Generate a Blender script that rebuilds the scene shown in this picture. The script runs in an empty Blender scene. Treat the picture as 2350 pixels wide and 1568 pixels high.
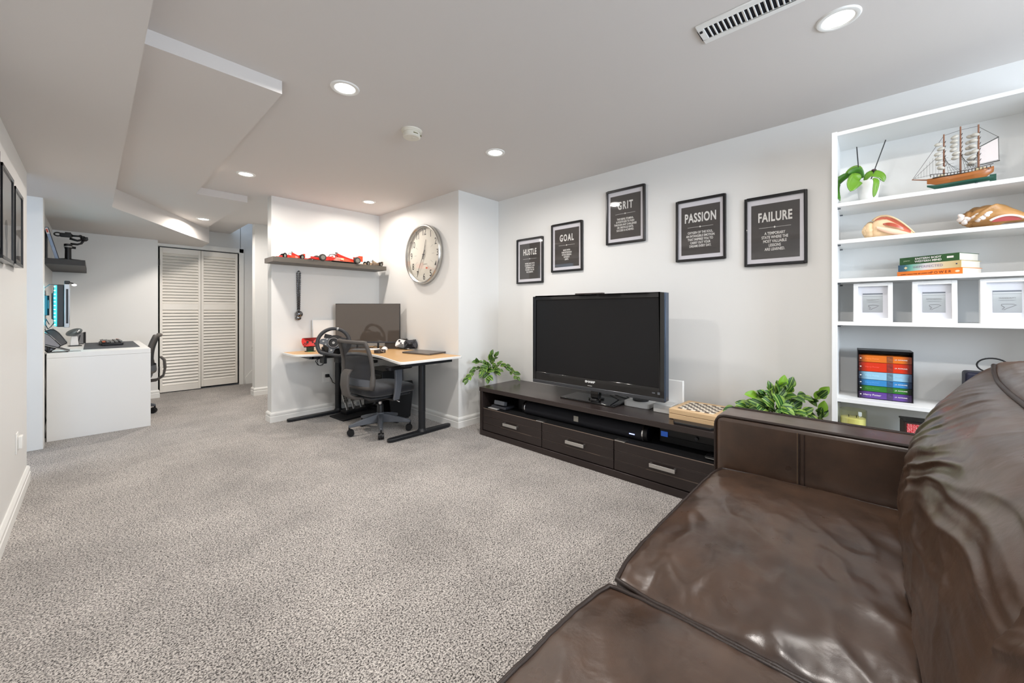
import bpy, bmesh, math, random
from math import pi, sin, cos, radians as R
from mathutils import Vector as V, Matrix, noise
random.seed(7)
S = bpy.context.scene
C = S.collection

# ---------------------------------------------------------------- camera, world, lights, exposure
HEYE = 1.10
YAW = 42.83                     # the way the camera looks, counted from +X (towards the television wall)
cam_d = bpy.data.cameras.new('camera')
cam = bpy.data.objects.new('camera', cam_d)
C.objects.link(cam)
cam.location = (0, 0, HEYE)
cam.rotation_euler = (R(90), 0, R(YAW - 90))
cam_d.sensor_width = 36
cam_d.lens = 890 / 2350 * 36
cam_d.shift_y = -70 / 2350
cam_d.clip_start = .02
S.camera = cam
S.view_settings.view_transform = 'Standard'
S.view_settings.look = 'None'
S.view_settings.gamma = 1
S.view_settings.use_curve_mapping = False
S.view_settings.exposure = 0.33
S.cycles.max_bounces = 10
S.cycles.diffuse_bounces = 6
S.cycles.glossy_bounces = 4
S.cycles.sample_clamp_indirect = 6
S.cycles.caustics_reflective = False
S.cycles.caustics_refractive = False

W = bpy.data.worlds.new('world')
S.world = W
W.use_nodes = True
wb = W.node_tree.nodes['Background']
wb.inputs[0].default_value = (.62, .78, 1, 1)
wb.inputs[1].default_value = 1.2

def lamp(name, kind, loc, rot, power, col, **k):
    d = bpy.data.lights.new(name, kind)
    d.energy = power
    d.color = col
    for a, b in k.items():
        setattr(d, a, b)
    o = bpy.data.objects.new(name, d)
    C.objects.link(o)
    o.location = loc
    o.rotation_euler = rot
    return o

CEIL = 2.238
POT_POWER = 11.5
WARM = (1.0, .915, .83)
POTS = [(.872, 1.97, CEIL), (1.96, 1.98, CEIL), (.86, 3.81, CEIL), (1.95, 3.84, CEIL), (1.97, .095, CEIL),
        (.872, 5.717, 2.174), (.872, .095, CEIL), (.872, -1.5, CEIL), (1.97, -1.5, CEIL), (1.85, 5.15, CEIL)]  # last entry: added lamp, unseen behind the middle wall, brightens the far hall
for i, (x, y, z) in enumerate(POTS):
    lamp('pot_or_fill_light', 'AREA', (x, y, z - .022), (0, 0, 0), POT_POWER * {4: .40, 5: 1.25, 1: .9, 2: 1.05, 3: .62, 9: .55}.get(i, 1), WARM if i in (2, 3, 5) else (1, .945, .895), shape='DISK', size=.09, spread=R(172))
# daylight through the window in the wall behind the camera
lamp('daylight', 'AREA', (1.35, -2.36, 1.45), (R(90), 0, 0), 80, (.76, .87, 1), shape='RECTANGLE', size=1.9, size_y=1.1)

# ---------------------------------------------------------------- mesh helpers
class G:
    def __init__(s):
        s.v = []; s.f = []; s.m = []; s.cur = 0
    def add(s, vs, fs):
        b = len(s.v)
        s.v += [tuple(p) for p in vs]
        s.f += [tuple(b + i for i in f) for f in fs]
        s.m += [s.cur] * len(fs)
        return s
    def mat(s, i):
        s.cur = i
        return s
    def box(s, x0, y0, z0, x1, y1, z1):
        x0, x1 = min(x0, x1), max(x0, x1); y0, y1 = min(y0, y1), max(y0, y1); z0, z1 = min(z0, z1), max(z0, z1)
        return s.add([(x0, y0, z0), (x1, y0, z0), (x1, y1, z0), (x0, y1, z0), (x0, y0, z1), (x1, y0, z1), (x1, y1, z1), (x0, y1, z1)],
                     [(0, 3, 2, 1), (4, 5, 6, 7), (0, 1, 5, 4), (1, 2, 6, 5), (2, 3, 7, 6), (3, 0, 4, 7)])
    def cbox(s, c, d):
        return s.box(c[0] - d[0] / 2, c[1] - d[1] / 2, c[2] - d[2] / 2, c[0] + d[0] / 2, c[1] + d[1] / 2, c[2] + d[2] / 2)
    def tube(s, pts, r, n=10, cap=True, closed=False):
        pts = [V(p) for p in pts]
        rs = r if isinstance(r, (list, tuple)) else [r] * len(pts)
        m = len(pts)
        up = None
        rings = []
        for i, p in enumerate(pts):
            if closed:
                t = pts[(i + 1) % m] - pts[i - 1]
            else:
                t = pts[min(i + 1, m - 1)] - pts[max(i - 1, 0)]
            t.normalize()
            if up is None:
                up = V((0, 0, 1)) if abs(t.z) < .9 else V((1, 0, 0))
            a = t.cross(up)
            if a.length < 1e-5:
                a = t.orthogonal()
            a.normalize()
            b = a.cross(t).normalized()
            up = b
            rings.append([p + (a * cos(2 * pi * k / n) + b * sin(2 * pi * k / n)) * rs[i] for k in range(n)])
        vs = [q for ring in rings for q in ring]
        fs = []
        for i in range(m if closed else m - 1):
            j = (i + 1) % m
            for k in range(n):
                l = (k + 1) % n
                fs.append((i * n + k, i * n + l, j * n + l, j * n + k))
        if cap and not closed:
            fs.append(tuple(range(n))[::-1])
            fs.append(tuple((m - 1) * n + k for k in range(n)))
        return s.add(vs, fs)
    def cyl(s, p0, p1, r0, r1=None, n=20):
        return s.tube([p0, p1], [r0, r0 if r1 is None else r1], n)
    def lathe(s, prof, n=28, c=(0, 0, 0), M=None, cap=True):
        vs = []
        for r, z in prof:
            for k in range(n):
                vs.append(V((r * cos(2 * pi * k / n), r * sin(2 * pi * k / n), z)))
        if M is not None:
            vs = [M @ q for q in vs]
        vs = [q + V(c) for q in vs]
        fs = []
        for i in range(len(prof) - 1):
            for k in range(n):
                l = (k + 1) % n
                fs.append((i * n + k, i * n + l, (i + 1) * n + l, (i + 1) * n + k))
        if cap:
            fs.append(tuple(range(n))[::-1])
            fs.append(tuple((len(prof) - 1) * n + k for k in range(n)))
        return s.add(vs, fs)
    def prism(s, poly, z0, z1):
        n = len(poly)
        vs = [(x, y, z0) for x, y in poly] + [(x, y, z1) for x, y in poly]
        fs = [tuple(range(n))[::-1], tuple(range(n, 2 * n))] + [(i, (i + 1) % n, n + (i + 1) % n, n + i) for i in range(n)]
        return s.add(vs, fs)
    def grid(s, fn, nu, nv, wrap=False):
        vs = [fn(i / nu, j / nv) for i in range(nu + 1) for j in range(nv + 1)]
        fs = [(i * (nv + 1) + j, (i + 1) * (nv + 1) + j, (i + 1) * (nv + 1) + j + 1, i * (nv + 1) + j + 1) for i in range(nu) for j in range(nv)]
        return s.add(vs, fs)
    def ball(s, c, r, n=16, m=10, M=None):
        rr = r if isinstance(r, (list, tuple)) else (r, r, r)
        def fn(u, v):
            p = V((rr[0] * sin(pi * v) * cos(2 * pi * u), rr[1] * sin(pi * v) * sin(2 * pi * u), rr[2] * cos(pi * v)))
            if M is not None: p = M @ p
            return p + V(c)
        return s.grid(fn, n, m)
    def sub(s, M, g):
        b = len(s.v)
        s.v += [tuple(M @ V(p)) for p in g.v]
        s.f += [tuple(b + i for i in f) for f in g.f]
        s.m += g.m
        return s
    def move(s, M):
        s.v = [tuple(M @ V(p)) for p in s.v]
        return s

def mesh_of(name, g, mats, smooth=False, fix=True):
    me = bpy.data.meshes.new(name)
    me.from_pydata(g.v, [], g.f)
    for m in (mats if isinstance(mats, (list, tuple)) else [mats]):
        me.materials.append(m)
    for p, mi in zip(me.polygons, g.m):
        p.material_index = mi
    if fix:
        bm = bmesh.new(); bm.from_mesh(me)
        bmesh.ops.remove_doubles(bm, verts=bm.verts, dist=1e-6)
        bmesh.ops.recalc_face_normals(bm, faces=bm.faces)
        bm.to_mesh(me); bm.free()
    if smooth:
        me.polygons.foreach_set('use_smooth', [True] * len(me.polygons))
        if smooth is not True:
            me.set_sharp_from_angle(angle=R(smooth))
    me.update()
    return me

def obj(name, g, mats, parent=None, smooth=False, bevel=0, seg=2, sub=0, fix=True, world=False, label=None, kind=None):
    if world and parent is not None:
        bpy.context.view_layer.update()
        g.move(parent.matrix_world.inverted())
    me = g if isinstance(g, bpy.types.Mesh) else mesh_of(name, g, mats, smooth, fix)
    o = bpy.data.objects.new(name, me)
    C.objects.link(o)
    o.parent = parent
    if bevel:
        b = o.modifiers.new('bevel', 'BEVEL'); b.width = bevel; b.segments = seg; b.limit_method = 'ANGLE'; b.angle_limit = R(35)
        b.harden_normals = False
        me.polygons.foreach_set('use_smooth', [True] * len(me.polygons)); me.set_sharp_from_angle(angle=R(50))
    if sub:
        b = o.modifiers.new('sub', 'SUBSURF'); b.levels = sub; b.render_levels = sub
    if label: o['label'] = label
    if kind: o['kind'] = kind
    return o

def tag(o, label, cat, group=None):
    o['label'] = label; o['category'] = cat
    if group: o['group'] = group
    return o

def thing(name, label, cat, loc=(0, 0, 0), rz=0, group=None):
    o = bpy.data.objects.new(name, None)
    o.empty_display_size = .05
    C.objects.link(o)
    o.location = loc; o.rotation_euler = (0, 0, rz)
    return tag(o, label, cat, group)

def solo(name, g, mats, label, cat, loc=(0, 0, 0), rz=0, group=None, **k):
    o = obj(name, g, mats, None, **k)
    o.location = loc; o.rotation_euler = (0, 0, rz)
    return tag(o, label, cat, group)

def struct(name, g, mats, **k):
    return obj(name, g, mats, kind='structure', **k)

def copy_tree(o, parent=None):
    c = o.copy(); C.objects.link(c); c.parent = parent
    for ch in list(o.children):
        copy_tree(ch, c)
    return c

def text(name, s, size, mat, parent, M, sx=1.0, bold=0.0, depth=.0004, align='CENTER', space=1.0, line=1.0, label=None, kind=None):
    """flat raised lettering: built in its own XY plane (x right, y up), then placed by M"""
    cu = bpy.data.curves.new(name, 'FONT')
    cu.body = s; cu.size = size; cu.extrude = depth; cu.offset = bold
    cu.align_x = align; cu.align_y = 'CENTER'; cu.space_character = space; cu.space_line = line
    cu.resolution_u = 3
    t = bpy.data.objects.new('tmp_text', cu)
    C.objects.link(t)
    dg = bpy.context.evaluated_depsgraph_get()
    me = bpy.data.meshes.new_from_object(t.evaluated_get(dg))
    bpy.data.objects.remove(t)
    bpy.data.curves.remove(cu)
    me.transform(M @ Matrix.Diagonal((sx, 1, 1, 1)))
    me.name = name
    me.materials.clear(); me.materials.append(mat)
    return obj(name, me, None, parent, label=label, kind=kind)

def frame_axes(o, x, y):
    """matrix whose local x,y run along the given world directions, origin o"""
    x = V(x).normalized(); y = V(y).normalized(); z = x.cross(y)
    M = Matrix((x, y, z)).transposed().to_4x4()
    M.translation = V(o)
    return M

def rot(axis, deg, c=(0, 0, 0)):
    return Matrix.Translation(V(c)) @ Matrix.Rotation(R(deg), 4, axis) @ Matrix.Translation(-V(c))

# ---------------------------------------------------------------- materials
def srgb(r, g, b):
    f = lambda c: (c / 255 / 12.92) if c <= 10 else ((c / 255 + .055) / 1.055) ** 2.4
    return (f(r), f(g), f(b), 1)

def mat(name, col, rough=.5, metal=0, spec=.5, var=0, vscale=20, bump=0, bscale=200, emit=None, estr=0, coat=0, alpha=1, trans=0, ior=1.45, sheen=0, stretch=(1, 1, 1), bdist=.002, rvar=0):
    m = bpy.data.materials.new(name)
    m.use_nodes = True
    nt = m.node_tree; N = nt.nodes; L = nt.links
    b = N['Principled BSDF']
    b.inputs['Base Color'].default_value = col
    b.inputs['Roughness'].default_value = rough
    b.inputs['Metallic'].default_value = metal
    b.inputs['Specular IOR Level'].default_value = spec
    b.inputs['Coat Weight'].default_value = coat
    b.inputs['Transmission Weight'].default_value = trans
    b.inputs['IOR'].default_value = ior
    b.inputs['Alpha'].default_value = alpha
    b.inputs['Sheen Weight'].default_value = sheen
    if emit:
        b.inputs['Emission Color'].default_value = emit
        b.inputs['Emission Strength'].default_value = estr
    tc = N.new('ShaderNodeTexCoord'); mp = N.new('ShaderNodeMapping')
    L.new(tc.outputs['Object'], mp.inputs['Vector'])
    mp.inputs['Scale'].default_value = stretch
    nz = N.new('ShaderNodeTexNoise'); nz.inputs['Scale'].default_value = vscale; nz.inputs['Detail'].default_value = 4
    L.new(mp.outputs[0], nz.inputs['Vector'])
    if var:
        mx = N.new('ShaderNodeMix'); mx.data_type = 'RGBA'
        mx.inputs['A'].default_value = tuple(c * (1 - var) for c in col[:3]) + (1,)
        mx.inputs['B'].default_value = tuple(min(1, c * (1 + var)) for c in col[:3]) + (1,)
        L.new(nz.outputs['Fac'], mx.inputs['Factor'])
        L.new(mx.outputs['Result'], b.inputs['Base Color'])
    if rvar:
        mr = N.new('ShaderNodeMapRange'); mr.inputs['To Min'].default_value = max(0, rough - rvar); mr.inputs['To Max'].default_value = rough + rvar
        L.new(nz.outputs['Fac'], mr.inputs['Value']); L.new(mr.outputs[0], b.inputs['Roughness'])
    if bump:
        n2 = N.new('ShaderNodeTexNoise'); n2.inputs['Scale'].default_value = bscale; n2.inputs['Detail'].default_value = 3
        L.new(mp.outputs[0], n2.inputs['Vector'])
        bp = N.new('ShaderNodeBump'); bp.inputs['Strength'].default_value = bump; bp.inputs['Distance'].default_value = bdist
        L.new(n2.outputs['Fac'], bp.inputs['Height']); L.new(bp.outputs[0], b.inputs['Normal'])
    return m

def ramp_mat(name, stops, axis=0, rough=.5, lo=0, hi=1, use_noise=0, nscale=8, interp='LINEAR', bump=0):
    """colour along one object axis (print that belongs to the thing)"""
    m = bpy.data.materials.new(name); m.use_nodes = True
    nt = m.node_tree; N = nt.nodes; L = nt.links; b = N['Principled BSDF']
    b.inputs['Roughness'].default_value = rough
    tc = N.new('ShaderNodeTexCoord'); sx = N.new('ShaderNodeSeparateXYZ')
    L.new(tc.outputs['Object'], sx.inputs[0])
    mr = N.new('ShaderNodeMapRange'); mr.inputs['From Min'].default_value = lo; mr.inputs['From Max'].default_value = hi
    L.new(sx.outputs[axis], mr.inputs['Value'])
    src = mr.outputs[0]
    if use_noise:
        nz = N.new('ShaderNodeTexNoise'); nz.inputs['Scale'].default_value = nscale; nz.inputs['Detail'].default_value = 5
        L.new(tc.outputs['Object'], nz.inputs['Vector'])
        ad = N.new('ShaderNodeMath'); ad.operation = 'MULTIPLY_ADD'
        L.new(nz.outputs['Fac'], ad.inputs[0]); ad.inputs[1].default_value = use_noise; L.new(src, ad.inputs[2])
        sb = N.new('ShaderNodeMath'); sb.operation = 'SUBTRACT'; L.new(ad.outputs[0], sb.inputs[0]); sb.inputs[1].default_value = use_noise / 2
        src = sb.outputs[0]
    cr = N.new('ShaderNodeValToRGB'); cr.color_ramp.interpolation = interp
    el = cr.color_ramp.elements
    el[0].position, el[0].color = stops[0]
    el[1].position, el[1].color = stops[-1]
    for p, c in stops[1:-1]:
        e = el.new(p); e.color = c
    L.new(src, cr.inputs[0]); L.new(cr.outputs[0], b.inputs['Base Color'])
    return m

M_wall = mat('wall_paint', srgb(230, 230, 228), .42, spec=.35, bump=.12, bscale=350, bdist=.0008)
M_ceil = mat('ceiling_paint', srgb(217, 213, 210), .8, spec=.2, bump=.1, bscale=300, bdist=.0008)
M_trim = mat('trim_gloss', srgb(238, 238, 235), .35)
M_door = mat('door_paint', srgb(240, 236, 228), .4)
M_white = mat('white_laminate', srgb(240, 240, 238), .32)
M_shelfw = mat('shelf_foil', srgb(226, 227, 226), .38)
M_black = mat('black_plastic', srgb(24, 24, 26), .42)
M_blackm = mat('black_matte', srgb(26, 26, 28), .7)
M_steel = mat('black_steel', srgb(26, 28, 32), .42, spec=.5)
M_gloss = mat('black_gloss', srgb(10, 10, 12), .08, coat=.6)
M_grey = mat('grey_plastic', srgb(94, 98, 104), .42)
M_dgrey = mat('dark_grey_plastic', srgb(58, 60, 66), .5)
M_chrome = mat('chrome', (.75, .75, .76, 1), .14, metal=1)
M_brush = mat('brushed_metal', (.62, .61, .59, 1), .34, metal=1, bump=.1, bscale=400, stretch=(1, 40, 1))
M_silver = mat('silver_plastic', srgb(170, 170, 168), .35)
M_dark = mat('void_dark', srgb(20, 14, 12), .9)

# carpet: short twisted pile of two-tone yarn
def carpet_mat():
    m = bpy.data.materials.new('carpet_pile'); m.use_nodes = True
    nt = m.node_tree; N = nt.nodes; L = nt.links; b = N['Principled BSDF']
    b.inputs['Roughness'].default_value = .95; b.inputs['Specular IOR Level'].default_value = .1; b.inputs['Sheen Weight'].default_value = .25
    tc = N.new('ShaderNodeTexCoord')
    def nz(scale, det=2, rough=.5, dist=0):
        n = N.new('ShaderNodeTexNoise'); n.inputs['Scale'].default_value = scale; n.inputs['Detail'].default_value = det
        n.inputs['Roughness'].default_value = rough; n.inputs['Distortion'].default_value = dist
        L.new(tc.outputs['Object'], n.inputs['Vector']); return n
    fine = nz(175, 2.5, .65, .5)
    cr = N.new('ShaderNodeValToRGB'); e = cr.color_ramp.elements
    e[0].position = .395; e[0].color = srgb(56, 52, 50)
    e[1].position = .485; e[1].color = srgb(170, 164, 159)
    k = e.new(.60); k.color = srgb(226, 220, 214)
    L.new(fine.outputs['Fac'], cr.inputs[0])
    big = nz(2.2, 4, .6)
    mr = N.new('ShaderNodeMapRange'); mr.inputs['From Min'].default_value = .3; mr.inputs['From Max'].default_value = .7
    mr.inputs['To Min'].default_value = .72; mr.inputs['To Max'].default_value = 1.06
    L.new(big.outputs['Fac'], mr.inputs['Value'])
    mx = N.new('ShaderNodeMix'); mx.data_type = 'RGBA'; mx.blend_type = 'MULTIPLY'; mx.inputs['Factor'].default_value = 1
    L.new(cr.outputs[0], mx.inputs['A']); L.new(mr.outputs[0], mx.inputs['B'])
    L.new(mx.outputs['Result'], b.inputs['Base Color'])
    bp = N.new('ShaderNodeBump'); bp.inputs['Strength'].default_value = .8; bp.inputs['Distance'].default_value = .008
    L.new(fine.outputs['Fac'], bp.inputs['Height']); L.new(bp.outputs[0], b.inputs['Normal'])
    return m
M_carpet = carpet_mat()

# ---------------------------------------------------------------- room shell
struct('floor', G().box(-1.3, -2.3, -.05, 3.1, 7.1, 0), M_carpet)
# ceiling: main slab with the stair opening left out at the far right
g = G()
g.box(-1.3, -2.3, CEIL, 3.1, 5.95, CEIL + .06)
g.box(-1.3, 5.95, CEIL, 1.37, 7.1, CEIL + .06)
struct('ceiling', g, M_ceil)
struct('ceiling_stairwell', G().box(1.3, 5.9, 3.1, 3.1, 7.1, 3.16), M_ceil)
# low duct box along the left wall, its far end cut on the slant
ZA = 2.0
struct('ceiling_soffit_low', G().prism([(-.42, -2.3), (.128, -2.3), (.108, 4.82), (1.04, 6.43), (1.04, 6.935), (-.42, 6.935)], ZA, CEIL + .02), M_ceil)
ZB = 2.174
struct('ceiling_soffit_high', G().prism([(0, 2.14), (.634, 2.14), (.634, 4.53), (1.035, 4.53), (1.0, 6.0), (1.0, 6.935), (0, 6.935)], ZB, CEIL + .02), M_ceil)

WR = 2.86          # television wall
struct('wall_right', G().box(WR, -2.3, 0, WR + .12, 2.845, CEIL + .03), M_wall)
struct('wall_right_far', G().box(2.33, 2.845, 0, WR + .12, 4.455, CEIL + .03), M_wall)
struct('wall_middle', G().box(1.19, 4.335, 0, 2.33, 4.455, CEIL + .03), M_wall)
XL = -.295
struct('wall_left', G().box(XL - .12, -2.3, 0, XL, 4.02, ZA + .03), M_wall)
struct('wall_left_lobby', G().box(-1.25, 4.0, 0, -1.15, 4.9, ZA + .03).box(-1.2, 4.86, 0, -.42, 4.96, ZA + .03), M_wall)
struct('wall_left_far', G().box(-.43, 4.85, 0, -.31, 6.66, ZA + .03), M_wall)
struct('trim_1', G().box(-.43, 4.83, 0, -.272, 4.95, ZA + .01), M_trim, bevel=.004)
struct('wall_nook_back', G().box(-.43, 6.64, 0, .555, 6.95, ZA + .03), M_wall)
g = G()
g.box(.5, 6.94, 1.965, 1.50, 7.02, 3.12)
g.box(1.495, 6.94, 0, 3.1, 7.02, 3.12)
g.box(.5, 6.94, 0, .572, 7.02, 2)
struct('wall_back', g, M_wall)
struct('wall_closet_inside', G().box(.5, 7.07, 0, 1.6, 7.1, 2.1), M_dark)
struct('wall_stairs', G().box(1.425, 5.88, 0, 3.1, 6.0, 3.12), M_wall)
struct('wall_stairs_side', G().box(3.0, 4.4, 0, 3.1, 7.1, 3.12), M_wall)
# wall behind the camera, with the window
g = G()
WX0, WX1, WZ0, WZ1 = .45, 2.25, .95, 1.95
g.box(-1.3, -2.3, 0, WX0, -2.2, CEIL + .03); g.box(WX1, -2.3, 0, 3.1, -2.2, CEIL + .03)
g.box(WX0, -2.3, 0, WX1, -2.2, WZ0); g.box(WX0, -2.3, WZ1, WX1, -2.2, CEIL + .03)
struct('wall_rear', g, M_wall)
w = struct('window_1', G().box(WX0, -2.29, WZ0, WX0 + .04, -2.21, WZ1).box(WX1 - .04, -2.29, WZ0, WX1, -2.21, WZ1).box(WX0, -2.29, WZ0, WX1, -2.21, WZ0 + .04)
           .box(WX0, -2.29, WZ1 - .04, WX1, -2.21, WZ1).box(1.33, -2.28, WZ0, 1.37, -2.22, WZ1), M_trim)

def baseboard(name, pts, side=1, h=.098):
    """stepped moulding swept along a floor line; side=+1: room lies to the left of the walking direction"""
    prof = [(0, 0), (.016, 0), (.016, h * .56), (.0125, h * .60), (.0125, h * .66), (.0145, h * .70), (.0145, h * .86), (.010, h * .93), (.006, h), (0, h)]
    P2 = [V((p[0], p[1])) for p in pts]
    rings = []
    for i, p in enumerate(P2):
        d0 = (P2[i] - P2[i - 1]).normalized() if i > 0 else None
        d1 = (P2[i + 1] - P2[i]).normalized() if i < len(P2) - 1 else None
        n0 = V((-d0.y, d0.x)) * side if d0 else None
        n1 = V((-d1.y, d1.x)) * side if d1 else None
        if n0 is None: off = n1
        elif n1 is None: off = n0
        else:
            off = (n0 + n1).normalized(); off = off / max(.3, off.dot(n0))
        rings.append([(p.x + off.x * a, p.y + off.y * a, z) for a, z in prof])
    g = G(); n = len(prof)
    vs = [q for r in rings for q in r]
    fs = []
    for i in range(len(rings) - 1):
        for k in range(n):
            l = (k + 1) % n
            fs.append((i * n + k, i * n + l, (i + 1) * n + l, (i + 1) * n + k))
    fs += [tuple(range(n)), tuple((len(rings) - 1) * n + k for k in range(n))]
    g.add(vs, fs)
    return struct(name, g, M_trim)
baseboard('baseboard_left', [(XL, 4.02), (XL, -2.2)], 1)
baseboard('baseboard_right', [(WR, -2.2), (WR, 2.845), (2.33, 2.845), (2.33, 4.335), (1.19, 4.335), (1.19, 4.455), (1.6, 4.455)], 1)
baseboard('baseboard_nook', [(.555, 6.75), (.555, 6.64), (-.31, 6.64), (-.31, 4.95)], 1)
baseboard('baseboard_stairs', [(2.9, 5.88), (1.425, 5.88), (1.425, 6.0), (1.6, 6.0)], 1)

# closet: casing, track gap, two louvred doors
g = G()
g.box(.555, 6.925, 0, .58, 6.95, 1.975)
g.box(1.478, 6.922, 0, 1.535, 6.945, 2.03)
g.box(.555, 6.922, 1.968, 1.535, 6.945, 2.03)
struct('trim_2', g, M_trim, bevel=.003)
def louvre_door(name, x0, x1, z0, y):
    W_ = x1 - x0
    z1 = 1.95
    d = thing_struct(name, (x0, y, 0))
    g = G()
    st = .028
    g.box(0, 0, z0, st, .030, z1).box(W_ - st, 0, z0, W_, .030, z1)
    g.box(st, .002, z0, W_ - st, .028, z0 + .085).box(st, .002, z1 - .07, W_ - st, .028, z1).box(st, .002, 1.115, W_ - st, .028, 1.20)
    obj('door_frame', g, M_door, d, bevel=.002)
    sl = mesh_of('slat', G().box(st - .003, -.0215, -.0028, W_ - st + .003, .0215, .0028), M_door)
    for a, b_, n in ((z0 + .085, 1.115, 24), (1.20, z1 - .07, 17)):
        for i in range(n):
            o = obj('slat', sl, None, d)
            o.location = (0, .015, a + (b_ - a) * (i + .5) / n)
            o.rotation_euler = (R(57), 0, 0)
    hx = -.010 if name == 'door_1' else W_ + .010
    for hz in (1.75, .32):
        obj('hinge', G().cyl((hx, -.004, hz - .045), (hx, -.004, hz + .045), .008, n=10).box(hx - .012, -.002, hz - .04, hx + .012, .004, hz + .04), M_black, d)
    return d
def thing_struct(name, loc):
    o = bpy.data.objects.new(name, None); C.objects.link(o); o.location = loc; o['kind'] = 'structure'; o.empty_display_size = .05
    return o
louvre_door('door_1', .597, 1.027, .012, 6.932)
louvre_door('door_2', 1.032, 1.462, .03, 6.940)

# stairs at the far right
struct('trim_3', G().prism([(0, 0), (.30, 0), (.30, .02), (1.3, 1.0), (1.3, 1.3), (.06, .18), (0, .10)], -.012, .012).move(frame_axes((1.555, 6.915, 0), (1, 0, 0), (0, 0, 1))), M_trim, bevel=.003)
g = G()
for i in range(5):
    g.box(1.70 + i * .24, 6.02, 0, 3.0, 6.90, .18 * (i + 1))
struct('floor_stairs', g, M_carpet, bevel=.025, seg=3)
# ---------------------------------------------------------------- ceiling fittings
M_lens = mat('lamp_lens', (1, 1, 1, 1), .4, emit=(1, .95, .88, 1), estr=9)
pot_labels = ['lit recessed ceiling light between the stepped soffit and the smoke detector',
              'lit recessed ceiling light above the hustle and goal posters, right of the smoke detector',
              'lit recessed ceiling light just past the step in the soffit, over open floor',
              'lit recessed ceiling light above the toy race car shelf and corner desk',
              'lit recessed ceiling light beside the slotted air vent',
              'lit recessed light in the underside of the soffit near the louvred doors']
pot0 = thing('ceiling_light', pot_labels[0], 'ceiling light', POTS[0], 0, 'recessed ceiling lights')
obj('trim_ring', G().lathe([(.049, -.004), (.055, -.007), (.066, -.005), (.070, 0), (.049, 0)], 40, cap=False), M_trim, pot0, smooth=40)
obj('lens', G().lathe([(.0, -.0035), (.030, -.0035), (.049, -.002)], 40, cap=False), M_lens, pot0, smooth=True)
for i in range(1, 6):
    c = copy_tree(pot0); c.location = POTS[i]; c['label'] = pot_labels[i]

sd = thing('smoke_detector', 'round white smoke detector on the ceiling between the recessed lights', 'smoke detector', (1.364, 2.127, CEIL))
M_sd = mat('detector_plastic', srgb(226, 222, 210), .5)
obj('base_plate', G().lathe([(.064, 0), (.064, -.008), (.060, -.010), (.060, -.013), (.057, -.015), (.057, -.018), (.05, -.018)], 36), M_sd, sd, smooth=30)
obj('cover', G().lathe([(.052, -.018), (.054, -.024), (.053, -.042), (.046, -.047), (0, -.047)], 36, cap=False), M_sd, sd, smooth=30)
M_olv = mat('slot_olive', srgb(120, 116, 80), .6)
obj('vent_slot', G().box(-.02, -.0545, -.034, .01, -.050, -.029), M_olv, sd)
obj('vent_slot', G().box(.035, -.042, -.034, .045, -.03, -.029), M_olv, sd)
obj('test_button', G().cyl((.01, -.015, -.047), (.01, -.015, -.049), .012), M_sd, sd)

vt = thing('ceiling_vent', 'white slotted air vent in the ceiling beside a recessed light', 'air vent', (1.70, .3475, CEIL))
g = G(); L_, W_ = .34, .13
g.box(-W_ / 2, -L_ / 2, -.006, -.038, L_ / 2, 0).box(.038, -L_ / 2, -.006, W_ / 2, L_ / 2, 0)
g.box(-.038, L_ / 2 - .022, -.006, .038, L_ / 2, 0).box(-.038, -L_ / 2, -.006, .038, -L_ / 2 + .022, 0)
obj('vent_frame', g, M_trim, vt, bevel=.002)
obj('duct_opening', G().box(-.038, -L_ / 2 + .022, -.0008, .038, L_ / 2 - .022, -.0002), mat('duct_dark', srgb(16, 18, 30), .8), vt)
sl = mesh_of('vent_slat', G().box(-.038, -.0022, -.0058, .038, .0022, -.001), M_trim)
n_ = 17
for i in range(n_ + 1):
    o = obj('vent_slat', sl, None, vt); o.location = (0, -L_ / 2 + .022 + (L_ - .044) * i / n_, 0); o.rotation_euler = (R(20), 0, 0)
    if i == 9: o.scale = (1, 1.6, 1)
obj('lever', G().box(-.028, L_ / 2 - .016, -.011, -.020, L_ / 2 - .006, -.006), M_black, vt)

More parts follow.
